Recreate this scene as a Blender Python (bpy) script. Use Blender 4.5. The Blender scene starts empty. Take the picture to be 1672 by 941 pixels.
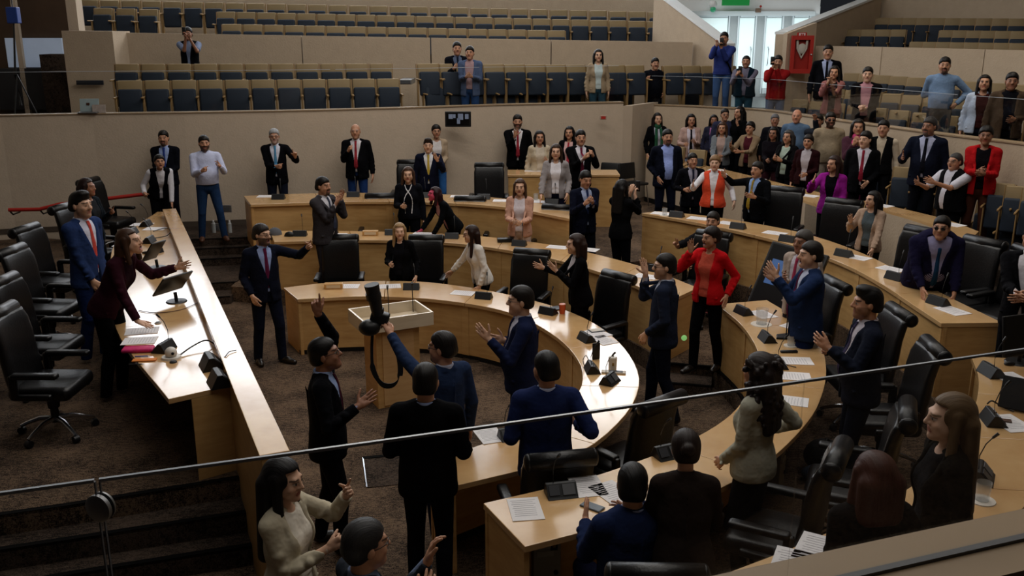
import bpy, bmesh, math, random
import numpy as np
from mathutils import Vector, Matrix
random.seed(7)
C = bpy.context.scene.collection
R = math.radians

# ------------------------------------------------------------------ camera
CAM_H, FPX, PITCH = 4.0, 1520.0, R(15.4)
CX, CY = 836.0, 470.5
_c, _s = math.cos(PITCH), math.sin(PITCH)

def ray(px, py):
    u, v = (px - CX) / FPX, -(py - CY) / FPX
    return Vector((u, _c + v * _s, -_s + v * _c))

def at(px, py, z):                     # point of the horizontal plane z that is seen at a pixel of the photograph
    d = ray(px, py)
    t = (z - CAM_H) / d.z
    return Vector((d.x * t, d.y * t, z))

def atY(px, py, Y):                    # point at depth Y
    d = ray(px, py)
    t = Y / d.y
    return Vector((d.x * t, Y, CAM_H + d.z * t))

cam_data = bpy.data.cameras.new('camera')
cam_data.sensor_width = 36.0
cam_data.lens = 36.0 * FPX / 1672.0
cam_data.clip_start = 0.05
cam_data.clip_end = 200
cam = bpy.data.objects.new('camera', cam_data)
cam.location = (0, 0, CAM_H)
cam.rotation_euler = (math.pi / 2 - PITCH, 0, 0)
C.objects.link(cam)
bpy.context.scene.camera = cam

# ------------------------------------------------------------------ materials
def lin(c):
    return tuple((v / 12.92 if v <= 0.04045 else ((v + 0.055) / 1.055) ** 2.4) for v in c)

def hexc(h):
    return lin((int(h[0:2], 16) / 255, int(h[2:4], 16) / 255, int(h[4:6], 16) / 255))

MATS = {}
def nodes_of(name):
    m = bpy.data.materials.new(name)
    m.use_nodes = True
    nt = m.node_tree
    return m, nt, nt.nodes['Principled BSDF']

def noise(nt, scale, detail=3, rough=0.5, coord='Object', stretch=None):
    tc = nt.nodes.new('ShaderNodeTexCoord')
    mp = nt.nodes.new('ShaderNodeMapping')
    if stretch: mp.inputs['Scale'].default_value = stretch
    n = nt.nodes.new('ShaderNodeTexNoise')
    n.inputs['Scale'].default_value = scale
    n.inputs['Detail'].default_value = detail
    n.inputs['Roughness'].default_value = rough
    nt.links.new(tc.outputs[coord], mp.inputs['Vector'])
    nt.links.new(mp.outputs['Vector'], n.inputs['Vector'])
    return n

def mat(name, col, rough=0.6, spec=0.5, metal=0.0, var=0.0, vscale=8.0, bump=0.0, bscale=40.0, stretch=None, coat=0.0, coat_r=0.1,
        sheen=0.0, emit=None, estr=0.0, alpha=1.0, trans=0.0, ior=1.45, coord='Object'):
    if name in MATS: return MATS[name]
    m, nt, b = nodes_of(name)
    c = hexc(col) if isinstance(col, str) else col
    b.inputs['Base Color'].default_value = (*c, 1)
    b.inputs['Roughness'].default_value = rough
    b.inputs['Specular IOR Level'].default_value = spec
    b.inputs['Metallic'].default_value = metal
    b.inputs['Coat Weight'].default_value = coat
    b.inputs['Coat Roughness'].default_value = coat_r
    b.inputs['Sheen Weight'].default_value = sheen
    b.inputs['Transmission Weight'].default_value = trans
    b.inputs['IOR'].default_value = ior
    b.inputs['Alpha'].default_value = alpha
    if emit:
        b.inputs['Emission Color'].default_value = (*hexc(emit), 1)
        b.inputs['Emission Strength'].default_value = estr
    if var > 0:
        n = noise(nt, vscale, 4, 0.6, coord, stretch)
        mx = nt.nodes.new('ShaderNodeMixRGB')
        mx.inputs['Color1'].default_value = (*[v * (1 - var) for v in c], 1)
        mx.inputs['Color2'].default_value = (*[min(1, v * (1 + var)) for v in c], 1)
        nt.links.new(n.outputs['Fac'], mx.inputs['Fac'])
        nt.links.new(mx.outputs['Color'], b.inputs['Base Color'])
    if bump > 0:
        n = noise(nt, bscale, 3, 0.6, coord, stretch)
        bp = nt.nodes.new('ShaderNodeBump')
        bp.inputs['Strength'].default_value = bump
        bp.inputs['Distance'].default_value = 0.04 if bscale < 10 else 0.02
        nt.links.new(n.outputs['Fac'], bp.inputs['Height'])
        nt.links.new(bp.outputs['Normal'], b.inputs['Normal'])
    MATS[name] = m
    return m

def carpet_mat(name, c1, c2):
    m, nt, b = nodes_of(name)
    n1 = noise(nt, 16, 5, 0.85, 'Object', (1, 2.2, 1))
    n2 = noise(nt, 2.2, 3, 0.5)
    n3 = noise(nt, 90, 3, 0.7)
    ad = nt.nodes.new('ShaderNodeMath'); ad.operation = 'ADD'
    nt.links.new(n1.outputs['Fac'], ad.inputs[0]); nt.links.new(n3.outputs['Fac'], ad.inputs[1])
    ad2 = nt.nodes.new('ShaderNodeMath'); ad2.operation = 'MULTIPLY_ADD'
    ad2.inputs[1].default_value = 0.5
    nt.links.new(n2.outputs['Fac'], ad2.inputs[0]); nt.links.new(ad.outputs[0], ad2.inputs[2])
    rp = nt.nodes.new('ShaderNodeValToRGB')
    rp.color_ramp.elements[0].position = 0.85; rp.color_ramp.elements[0].color = (*hexc(c1), 1)
    rp.color_ramp.elements[1].position = 1.5 - 0.05; rp.color_ramp.elements[1].color = (*hexc(c2), 1)
    sc = nt.nodes.new('ShaderNodeMath'); sc.operation = 'MULTIPLY'; sc.inputs[1].default_value = 0.8
    nt.links.new(ad2.outputs[0], sc.inputs[0])
    nt.links.new(sc.outputs[0], rp.inputs['Fac'])
    rp.color_ramp.elements[0].position = 0.80; rp.color_ramp.elements[1].position = 1.0
    sc.inputs[1].default_value = 0.72
    nt.links.new(rp.outputs['Color'], b.inputs['Base Color'])
    bp = nt.nodes.new('ShaderNodeBump'); bp.inputs['Strength'].default_value = 0.5; bp.inputs['Distance'].default_value = 0.01
    nt.links.new(ad.outputs[0], bp.inputs['Height']); nt.links.new(bp.outputs['Normal'], b.inputs['Normal'])
    b.inputs['Roughness'].default_value = 0.95; b.inputs['Specular IOR Level'].default_value = 0.1
    MATS[name] = m
    return m

def wood_mat(name, c1, c2, rough, spec=0.5, coat=0.0):
    m, nt, b = nodes_of(name)
    n1 = noise(nt, 3.0, 5, 0.6, 'Object', (1, 1, 6))
    n2 = noise(nt, 1.1, 3, 0.5)
    mx = nt.nodes.new('ShaderNodeMixRGB')
    mx.inputs['Color1'].default_value = (*hexc(c1), 1); mx.inputs['Color2'].default_value = (*hexc(c2), 1)
    av = nt.nodes.new('ShaderNodeMath'); av.operation = 'ADD'
    nt.links.new(n1.outputs['Fac'], av.inputs[0]); nt.links.new(n2.outputs['Fac'], av.inputs[1])
    mr = nt.nodes.new('ShaderNodeMapRange')
    mr.inputs['From Min'].default_value = 0.75; mr.inputs['From Max'].default_value = 1.25
    nt.links.new(av.outputs[0], mr.inputs['Value']); nt.links.new(mr.outputs['Result'], mx.inputs['Fac'])
    nt.links.new(mx.outputs['Color'], b.inputs['Base Color'])
    b.inputs['Roughness'].default_value = rough; b.inputs['Specular IOR Level'].default_value = spec
    b.inputs['Coat Weight'].default_value = coat; b.inputs['Coat Roughness'].default_value = 0.12
    MATS[name] = m
    return m

def glass_mat(name, tint, mixv, gloss=0.02):
    m = bpy.data.materials.new(name); m.use_nodes = True
    nt = m.node_tree; nt.nodes.clear()
    out = nt.nodes.new('ShaderNodeOutputMaterial')
    tr = nt.nodes.new('ShaderNodeBsdfTransparent'); tr.inputs['Color'].default_value = (*tint, 1)
    gl = nt.nodes.new('ShaderNodeBsdfGlossy'); gl.inputs['Roughness'].default_value = gloss
    fr = nt.nodes.new('ShaderNodeFresnel'); fr.inputs['IOR'].default_value = 1.45
    mul = nt.nodes.new('ShaderNodeMath'); mul.operation = 'MULTIPLY'; mul.inputs[1].default_value = mixv
    nt.links.new(fr.outputs['Fac'], mul.inputs[0])
    mx = nt.nodes.new('ShaderNodeMixShader')
    nt.links.new(mul.outputs[0], mx.inputs['Fac']); nt.links.new(tr.outputs[0], mx.inputs[1]); nt.links.new(gl.outputs[0], mx.inputs[2])
    nt.links.new(mx.outputs[0], out.inputs['Surface'])
    MATS[name] = m
    return m

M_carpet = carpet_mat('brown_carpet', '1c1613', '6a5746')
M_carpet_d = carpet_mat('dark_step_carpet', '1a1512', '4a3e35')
M_wood = wood_mat('maple_veneer', 'b08650', 'cca46c', 0.36, 0.4)
M_wtop = wood_mat('maple_worktop', 'bb9160', 'cfaa78', 0.20, 0.6, 0.6)
M_wpale = wood_mat('pale_lectern_wood', 'c8b79c', 'd8cab2', 0.3, 0.5, 0.2)
M_wall = mat('beige_wall_fabric', 'bbab98', 0.9, 0.15, var=0.09, vscale=6, bump=0.25, bscale=30)
M_wall_r = mat('beige_panel_fabric', 'b5a38d', 0.9, 0.15, var=0.09, vscale=6, bump=0.25, bscale=30)
M_white = mat('white_plaster', 'd9dcdc', 0.7, 0.3, var=0.03, vscale=4)
M_leather = mat('black_leather', '08080a', 0.36, 0.45, var=0.2, vscale=12, bump=0.12, bscale=60)
M_blackp = mat('black_plastic', '0e0f11', 0.42, 0.45, var=0.1, vscale=20)
M_greyp = mat('grey_plastic', '4a4c50', 0.45, 0.5, var=0.08, vscale=20)
M_chrome = mat('chrome', 'b9bcc2', 0.22, 0.5, metal=1.0)
M_steel = mat('brushed_steel', '8f9092', 0.45, 0.5, metal=0.9, var=0.06, vscale=30)
M_seat_tan = mat('tan_seat_vinyl', '83704f', 0.6, 0.4, var=0.1, vscale=9, bump=0.1, bscale=40)
M_seat_navy = mat('navy_seat_cushion', '1c2633', 0.7, 0.35, var=0.12, vscale=12)
M_seat_wood = mat('seat_side_wood', '8a6e46', 0.5, 0.4, var=0.12, vscale=10)
M_paper = mat('white_paper', 'd8d5d6', 0.8, 0.2, var=0.02, vscale=10)
M_ink = mat('grey_print', 'b4b2b6', 0.8, 0.2)
M_red = mat('red_paint', 'a4251c', 0.45, 0.5, var=0.06, vscale=10)
M_black = mat('black_gap', '050505', 0.9, 0.1)
M_clear = glass_mat('railing_glass', (0.985, 0.99, 0.988), 0.22)
M_gedge = mat('glass_edge', 'a9b0b8', 0.2, 0.6, var=0.05, vscale=3)
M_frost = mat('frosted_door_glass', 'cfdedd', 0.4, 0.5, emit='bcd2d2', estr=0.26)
M_screen = mat('dark_screen', '050507', 0.35, 0.25)
M_caps = mat('stone_cap', '8f7a60', 0.5, 0.4, var=0.08, vscale=5)

# ------------------------------------------------------------------ objects
def tag(o, label=None, cat=None, group=None, kind=None):
    if label: o['label'] = label
    if cat: o['category'] = cat
    if group: o['group'] = group
    if kind: o['kind'] = kind
    return o

def thing(name, loc, label, cat, group=None, rz=0.0):
    o = bpy.data.objects.new(name, None)
    o.empty_display_size = 0.1
    o.location = loc; o.rotation_euler = (0, 0, rz)
    C.objects.link(o)
    return tag(o, label, cat, group)

def clone(root, loc, rz, label, group=None, scale=None):
    r = root.copy(); C.objects.link(r)
    r.location = loc; r.rotation_euler = (0, 0, rz)
    if scale: r.scale = scale
    if label: r['label'] = label
    if group: r['group'] = group
    for ch in KIDS.get(root.name, []):
        c = ch.copy(); C.objects.link(c); c.parent = r
        for g in KIDS.get(ch.name, []):
            d = g.copy(); C.objects.link(d); d.parent = c
    return r

KIDS = {}
class MB:
    """Collects boxes, bars, tubes and lofts; build() links them as one mesh object."""
    def __init__(self): self.bm = bmesh.new()
    def box(self, c, d, rot=None, bev=0.0, seg=2):
        g = bmesh.ops.create_cube(self.bm, size=1.0)
        vs = g['verts']
        bmesh.ops.scale(self.bm, vec=d, verts=vs)
        if bev > 0:
            es = list({e for v in vs for e in v.link_edges})
            r = bmesh.ops.bevel(self.bm, geom=es, offset=min(bev, min(d) * 0.49), segments=seg, affect='EDGES', profile=0.5)
            vs = list({v for f in r['faces'] for v in f.verts} | {v for v in vs if v.is_valid})
        m = Matrix.Translation(Vector(c)) @ (rot.to_4x4() if rot else Matrix.Identity(4))
        bmesh.ops.transform(self.bm, matrix=m, verts=vs)
        return self
    def cone(self, a, b, r1, r2, n=16, caps=True):
        a, b = Vector(a), Vector(b)
        d = b - a
        q = d.to_track_quat('Z', 'Y').to_matrix().to_4x4()
        bmesh.ops.create_cone(self.bm, cap_ends=caps, segments=n, radius1=r1, radius2=r2, depth=d.length,
                              matrix=Matrix.Translation((a + b) / 2) @ q)
        return self
    def ball(self, c, r, n=16, sc=(1, 1, 1), rot=None):
        m = Matrix.Translation(Vector(c)) @ (rot.to_4x4() if rot else Matrix.Identity(4)) @ Matrix.Diagonal((r * sc[0], r * sc[1], r * sc[2], 1))
        bmesh.ops.create_uvsphere(self.bm, u_segments=n, v_segments=max(6, n // 2), radius=1.0, matrix=m)
        return self
    def tube(self, pts, r, n=8):
        pts = [Vector(p) for p in pts]
        rings = []
        up = Vector((0, 0, 1))
        for i, p in enumerate(pts):
            t = (pts[min(i + 1, len(pts) - 1)] - pts[max(i - 1, 0)]).normalized()
            s = t.cross(up)
            if s.length < 1e-3: s = t.cross(Vector((0, 1, 0)))
            s.normalize(); u = s.cross(t)
            rr = r[i] if isinstance(r, (list, tuple)) else r
            rings.append([self.bm.verts.new(p + (s * math.cos(a) + u * math.sin(a)) * rr) for a in [2 * math.pi * k / n for k in range(n)]])
        for a, b in zip(rings[:-1], rings[1:]):
            for k in range(n):
                self.bm.faces.new((a[k], a[(k + 1) % n], b[(k + 1) % n], b[k]))
        self.bm.faces.new(rings[0][::-1]); self.bm.faces.new(rings[-1])
        return self
    def prism(self, poly, z0, z1):            # vertical prism over a plan polygon; z0/z1 a number or one per point
        f = lambda z, i: z[i] if isinstance(z, (list, tuple)) else z
        lo = [self.bm.verts.new((p[0], p[1], f(z0, i))) for i, p in enumerate(poly)]
        hi = [self.bm.verts.new((p[0], p[1], f(z1, i))) for i, p in enumerate(poly)]
        n = len(poly)
        for i in range(n):
            self.bm.faces.new((lo[i], lo[(i + 1) % n], hi[(i + 1) % n], hi[i]))
        a = self.bm.faces.new(lo[::-1]); b = self.bm.faces.new(hi)
        bmesh.ops.triangulate(self.bm, faces=[a, b])
        return self
    def strip(self, A, B, z0, z1):            # slab between two plan polylines of equal length
        f = lambda z, i: z[i] if isinstance(z, (list, tuple)) else z
        V = self.bm.verts.new
        rows = [(V((a[0], a[1], f(z0, i))), V((b[0], b[1], f(z0, i))), V((b[0], b[1], f(z1, i))), V((a[0], a[1], f(z1, i)))) for i, (a, b) in enumerate(zip(A, B))]
        for p, q in zip(rows[:-1], rows[1:]):
            for k in range(4):
                self.bm.faces.new((p[k], p[(k + 1) % 4], q[(k + 1) % 4], q[k]))
        self.bm.faces.new(rows[0][::-1]); self.bm.faces.new(rows[-1])
        return self
    def profile(self, poly, x0, x1, frame=None):      # (y,z) outline extruded along x
        lo = [self.bm.verts.new((x0, p[0], p[1])) for p in poly]
        hi = [self.bm.verts.new((x1, p[0], p[1])) for p in poly]
        n = len(poly)
        fs = [self.bm.faces.new((lo[i], lo[(i + 1) % n], hi[(i + 1) % n], hi[i])) for i in range(n)]
        fs += [self.bm.faces.new(lo[::-1]), self.bm.faces.new(hi)]
        if frame: bmesh.ops.transform(self.bm, matrix=frame, verts=lo + hi)
        return self
    def build(self, name, m, parent=None, smooth=False, bevel=0.0):
        bmesh.ops.recalc_face_normals(self.bm, faces=self.bm.faces)
        me = bpy.data.meshes.new(name)
        self.bm.to_mesh(me); self.bm.free()
        for mm in (m if isinstance(m, (list, tuple)) else [m]): me.materials.append(mm)
        if smooth:
            me.polygons.foreach_set('use_smooth', [True] * len(me.polygons))
            if smooth != 'all':
                me.set_sharp_from_angle(angle=R(40))
        o = bpy.data.objects.new(name, me)
        C.objects.link(o)
        if bevel > 0:
            b = o.modifiers.new('bevel', 'BEVEL'); b.width = bevel; b.segments = 2; b.limit_method = 'ANGLE'
        if parent:
            o.parent = parent
            KIDS.setdefault(parent.name, []).append(o)
        return o

def struct(o):
    o['kind'] = 'structure'
    return o

def spline(pts, n=8):                 # Catmull-Rom through plan points
    P = [Vector((p[0], p[1])) for p in pts]
    P = [P[0] * 2 - P[1]] + P + [P[-1] * 2 - P[-2]]
    out = []
    for i in range(1, len(P) - 2):
        for k in range(n):
            t = k / n
            a, b, c, d = P[i - 1:i + 3]
            out.append(0.5 * ((2 * b) + (c - a) * t + (2 * a - 5 * b + 4 * c - d) * t * t + (-a + 3 * b - 3 * c + d) * t ** 3))
    out.append(P[-2])
    return out

def resample(pts, n):
    L = [0.0]
    for a, b in zip(pts[:-1], pts[1:]): L.append(L[-1] + (b - a).length)
    out, j = [], 0
    for k in range(n):
        s = L[-1] * k / (n - 1)
        while j < len(L) - 2 and L[j + 1] < s: j += 1
        t = (s - L[j]) / max(1e-9, L[j + 1] - L[j])
        out.append(pts[j].lerp(pts[j + 1], t))
    return out

def offset(pts, d):                   # shift a plan polyline to its left by d
    out = []
    for i in range(len(pts)):
        t = (pts[min(i + 1, len(pts) - 1)] - pts[max(i - 1, 0)]).normalized()
        out.append(pts[i] + Vector((-t.y, t.x)) * d)
    return out
ORD = ['first', 'second', 'third', 'fourth', 'fifth', 'sixth', 'seventh', 'eighth', 'ninth', 'tenth', 'eleventh', 'twelfth', 'thirteenth',
       'fourteenth', 'fifteenth', 'sixteenth', 'seventeenth', 'eighteenth', 'nineteenth', 'twentieth', 'twenty-first', 'twenty-second',
       'twenty-third', 'twenty-fourth', 'twenty-fifth', 'twenty-sixth', 'twenty-seventh', 'twenty-eighth', 'twenty-ninth', 'thirtieth']
# ------------------------------------------------------------------ people: implicit bodies meshed into continuous surfaces
V3 = lambda *a: np.array(a, dtype=np.float64)
def unit(v): return v / (np.linalg.norm(v) + 1e-12)
def rotz(a): c, s = math.cos(a), math.sin(a); return np.array([[c, -s, 0], [s, c, 0], [0, 0, 1.0]])
def rotx(a): c, s = math.cos(a), math.sin(a); return np.array([[1.0, 0, 0], [0, c, -s], [0, s, c]])
def roty(a): c, s = math.cos(a), math.sin(a); return np.array([[c, 0, s], [0, 1.0, 0], [-s, 0, c]])

class SDF:
    def __init__(self): self.p = []
    def rc(self, a, b, r1, r2, k=0.02, flat=None, ratio=1.0, op='u'):
        self.p.append(('rc', np.array(a, float), np.array(b, float), r1, r2, k, None if flat is None else unit(np.array(flat, float)), ratio, op)); return self
    def el(self, c, r, Rm=None, k=0.02, op='u'):
        self.p.append(('el', np.array(c, float), np.array(r, float), np.eye(3) if Rm is None else Rm, 0, k, None, 1, op)); return self
    def box(self, c, h, Rm=None, k=0.01, op='s', rd=0.0):
        self.p.append(('bx', np.array(c, float), np.array(h, float), np.eye(3) if Rm is None else Rm, rd, k, None, 1, op)); return self
    def wedge(self, o, Rm, z0, z1, w0, w1, y, k=0.004):   # V cut: |x| below a width that runs from w0 (z0) to w1 (z1), in front of y
        self.p.append(('wd', np.array(o, float), (z0, z1, w0, w1, y), Rm, 0, k, None, 1, 's')); return self
    @staticmethod
    def dist(p, X, Y, Z):
        t = p[0]
        if t == 'rc':
            _, a, b, r1, r2, k, fl, ratio, op = p
            px, py, pz = X - a[0], Y - a[1], Z - a[2]
            ba = b - a
            if fl is not None:
                d = (px * fl[0] + py * fl[1] + pz * fl[2]) * (1 / ratio - 1)
                px, py, pz = px + d * fl[0], py + d * fl[1], pz + d * fl[2]
                ba = ba + fl * np.dot(ba, fl) * (1 / ratio - 1)
            h = np.clip((px * ba[0] + py * ba[1] + pz * ba[2]) / max(1e-9, ba @ ba), 0, 1)
            return np.sqrt((px - h * ba[0]) ** 2 + (py - h * ba[1]) ** 2 + (pz - h * ba[2]) ** 2) - (r1 + (r2 - r1) * h)
        c, r, Rm = p[1], p[2], p[3]
        x, y, z = X - c[0], Y - c[1], Z - c[2]
        lx = x * Rm[0, 0] + y * Rm[1, 0] + z * Rm[2, 0]
        ly = x * Rm[0, 1] + y * Rm[1, 1] + z * Rm[2, 1]
        lz = x * Rm[0, 2] + y * Rm[1, 2] + z * Rm[2, 2]
        if t == 'el':
            k0 = np.sqrt((lx / r[0]) ** 2 + (ly / r[1]) ** 2 + (lz / r[2]) ** 2)
            k1 = np.sqrt((lx / r[0] ** 2) ** 2 + (ly / r[1] ** 2) ** 2 + (lz / r[2] ** 2) ** 2)
            return k0 * (k0 - 1) / (k1 + 1e-9)
        if t == 'bx':
            qx, qy, qz = np.abs(lx) - r[0] + p[4], np.abs(ly) - r[1] + p[4], np.abs(lz) - r[2] + p[4]
            return np.sqrt(np.maximum(qx, 0) ** 2 + np.maximum(qy, 0) ** 2 + np.maximum(qz, 0) ** 2) + np.minimum(np.maximum(qx, np.maximum(qy, qz)), 0) - p[4]
        z0, z1, w0, w1, yc = r
        w = w0 + (w1 - w0) * np.clip((lz - z0) / (z1 - z0), 0, 1)
        return np.maximum(np.maximum(np.abs(lx) - w, ly - yc), np.maximum(z0 - lz, lz - z1))
    def bounds(self, p):
        if p[0] == 'rc':
            r = max(p[3], p[4]); m = np.minimum(p[1], p[2]) - r; M = np.maximum(p[1], p[2]) + r
        elif p[0] == 'el':
            r = max(p[2]); m, M = p[1] - r, p[1] + r
        elif p[0] == 'bx':
            r = np.linalg.norm(p[2]); m, M = p[1] - r, p[1] + r
        else: return None
        return m, M
    def value(self, P):
        X, Y, Z = P[:, 0], P[:, 1], P[:, 2]
        v = np.full(len(P), 9.0)
        for p in self.p:
            v = self.mix(v, self.dist(p, X, Y, Z), p)
        return v
    @staticmethod
    def mix(v, d, p):
        k = p[5]
        if p[8] == 'u':
            h = np.maximum(k - np.abs(v - d), 0) / k
            return np.minimum(v, d) - h * h * k * 0.25
        if p[8] == 'i': return np.maximum(v, d)
        h = np.maximum(k - np.abs(v + d), 0) / k
        return np.maximum(v, -d) + h * h * k * 0.25
    def mesh(self, vox):
        us = [self.bounds(p) for p in self.p if p[8] == 'u']
        lo = np.min([u[0] for u in us], 0) - 3 * vox; hi = np.max([u[1] for u in us], 0) + 3 * vox
        n = np.ceil((hi - lo) / vox).astype(int) + 1
        ax = [(lo[i] + vox * np.arange(n[i])).astype(np.float32) for i in range(3)]
        G = np.full(tuple(n), 0.2, np.float32)
        for p in self.p:
            b = self.bounds(p)
            if b is None: i0, i1 = np.zeros(3, int), n
            else:
                e = p[5] + 3 * vox
                i0 = np.clip(np.floor((b[0] - e - lo) / vox).astype(int), 0, n); i1 = np.clip(np.ceil((b[1] + e - lo) / vox).astype(int) + 1, 0, n)
                if (i1 <= i0).any(): continue
            sl = tuple(slice(i0[i], i1[i]) for i in range(3))
            X, Y, Z = ax[0][sl[0]][:, None, None], ax[1][sl[1]][None, :, None], ax[2][sl[2]][None, None, :]
            G[sl] = self.mix(G[sl], self.dist(p, X, Y, Z), p)
        return surface_nets(G, lo, vox)

CORN = [(i, j, k) for i in (0, 1) for j in (0, 1) for k in (0, 1)]
EDG = [(a, b) for a in range(8) for b in range(a + 1, 8) if sum(abs(CORN[a][i] - CORN[b][i]) for i in range(3)) == 1]
def surface_nets(G, lo, vox):
    S = G < 0
    nx, ny, nz = G.shape
    cnt = np.zeros((nx - 1, ny - 1, nz - 1), np.uint8)
    for (i, j, k) in CORN:
        cnt += S[i:nx - 1 + i, j:ny - 1 + j, k:nz - 1 + k]
    act = (cnt > 0) & (cnt < 8)
    I = np.argwhere(act)
    if len(I) == 0: return np.zeros((0, 3)), np.zeros((0, 4), int)
    idx = np.full(act.shape, -1, np.int64); idx[act] = np.arange(len(I))
    vals = np.stack([G[I[:, 0] + c[0], I[:, 1] + c[1], I[:, 2] + c[2]] for c in CORN], 1).astype(np.float64)
    acc = np.zeros((len(I), 3)); num = np.zeros(len(I))
    for a, b in EDG:
        va, vb = vals[:, a], vals[:, b]
        m = (va < 0) != (vb < 0)
        t = np.where(m, va / np.where(m, va - vb, 1), 0)
        pa, pb = np.array(CORN[a], float), np.array(CORN[b], float)
        acc += np.where(m[:, None], pa + t[:, None] * (pb - pa), 0); num += m
    V = lo + vox * (I + acc / num[:, None])
    Q = []
    for axis in range(3):
        u, v = (axis + 1) % 3, (axis + 2) % 3
        sl0 = [slice(None)] * 3; sl1 = [slice(None)] * 3
        sl0[axis] = slice(0, G.shape[axis] - 1); sl1[axis] = slice(1, G.shape[axis])
        A, B = S[tuple(sl0)], S[tuple(sl1)]
        E = np.argwhere(A != B)
        if len(E) == 0: continue
        E = E[(E[:, u] > 0) & (E[:, v] > 0) & (E[:, u] < G.shape[u] - 1) & (E[:, v] < G.shape[v] - 1)]
        def cell(du, dv):
            c = E.copy(); c[:, u] += du; c[:, v] += dv
            return idx[c[:, 0], c[:, 1], c[:, 2]]
        q = np.stack([cell(-1, -1), cell(0, -1), cell(0, 0), cell(-1, 0)], 1)
        flip = ~A[E[:, 0], E[:, 1], E[:, 2]]
        q[flip] = q[flip][:, ::-1]
        Q.append(q)
    return V, np.concatenate(Q)

def mesh_obj(name, V, F, m, parent, colors=None, smooth=True):
    me = bpy.data.meshes.new(name)
    me.vertices.add(len(V)); me.vertices.foreach_set('co', V.astype(np.float32).ravel())
    k = F.shape[1]
    me.loops.add(len(F) * k); me.loops.foreach_set('vertex_index', F.astype(np.int32).ravel())
    me.polygons.add(len(F)); me.polygons.foreach_set('loop_start', np.arange(0, len(F) * k, k, dtype=np.int32))
    me.polygons.foreach_set('use_smooth', np.ones(len(F), bool))
    me.update(calc_edges=True)
    me.materials.append(m)
    if colors is not None:
        at_ = me.color_attributes.new('tone', 'FLOAT_COLOR', 'POINT')
        at_.data.foreach_set('color', np.concatenate([colors, np.ones((len(V), 1))], 1).astype(np.float32).ravel())
    o = bpy.data.objects.new(name, me); C.objects.link(o); o.parent = parent
    KIDS.setdefault(parent.name, []).append(o)
    return o

def skin_mat():
    m, nt, b = nodes_of('skin')
    a = nt.nodes.new('ShaderNodeVertexColor'); a.layer_name = 'tone'
    nt.links.new(a.outputs['Color'], b.inputs['Base Color'])
    b.inputs['Roughness'].default_value = 0.5; b.inputs['Specular IOR Level'].default_value = 0.35
    b.inputs['Subsurface Weight'].default_value = 0.0
    return m
M_skin = skin_mat()
def cloth(col, rough=0.9, var=0.12):
    c = hexc(col); l = max(c)
    return mat('cloth_' + col, tuple(v * (.42 + .58 * l / (l + .04)) for v in c), rough, 0.06, var=var, vscale=14, bump=0.6, bscale=6, sheen=0.0)
def hairm(col):
    return mat('hair_' + col, tuple(v * .7 for v in hexc(col)), 0.5, 0.25, var=0.4, vscale=45, stretch=(1, .12, .12), bump=0.25, bscale=60)
M_shoe = mat('shoe_leather', '120e0c', 0.35, 0.5, var=0.1)
M_shoe_b = mat('brown_shoe_leather', '4a2c1c', 0.45, 0.5, var=0.1)
M_frame = mat('spectacle_frame', '0c0c0e', 0.3, 0.5, var=0.05)

SKINS = {'l': 'c39a80', 'm': 'ad7f64', 'd': '8a5f48', 'p': 'cda68e'}
PEOPLE = []
def col_y(poly, px, py):                 # depth at which an image column meets a plan polyline
    d = ray(px, py); k = d.x / d.y
    best = None
    for a, b in zip(poly[:-1], poly[1:]):
        fa, fb = a.x - k * a.y, b.x - k * b.y
        if fa * fb <= 0 and fa != fb:
            y = a.y + (b.y - a.y) * fa / (fa - fb)
            best = y if best is None else max(best, y)
    return best

def ik(S, T, l1, l2, pole):
    d = T - S; L = np.linalg.norm(d)
    L2 = min(L, (l1 + l2) * 0.995)
    n = unit(d); T = S + n * L2
    a = (l1 * l1 - l2 * l2 + L2 * L2) / (2 * L2)
    h = math.sqrt(max(0, l1 * l1 - a * a))
    p = pole - n * np.dot(pole, n)
    return S + n * a + unit(p) * h, T

# curl (three joints, radians) of index, middle, ring, little; thumb (out, forward, in)
HANDS = {
    'relax': ([(.25, .35, .3), (.35, .45, .35), (.45, .5, .4), (.5, .55, .4)], (.55, .8, .25)),
    'open': ([(.0, .08, .05), (.0, .1, .08), (.05, .12, .1), (.1, .15, .1)], (.85, .55, .0)),
    'flat': ([(-.05, .08, .05), (-.03, .08, .06), (0, .1, .06), (0, .12, .08)], (.7, .75, .05)),
    'fist': ([(1.3, 1.5, .9), (1.35, 1.5, .9), (1.35, 1.5, .9), (1.3, 1.5, .9)], (.35, .75, .8)),
    'point': ([(.0, .05, .03), (1.2, 1.5, .9), (1.3, 1.5, .9), (1.3, 1.5, .9)], (.4, .75, .7)),
    'vsign': ([(.0, .05, .03), (.0, .05, .03), (1.3, 1.5, .9), (1.3, 1.5, .9)], (.3, .7, .8)),
    'grip': ([(.7, .95, .5), (.75, 1.0, .5), (.8, 1.0, .5), (.85, 1.0, .5)], (.55, .7, .5)),
}
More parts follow.
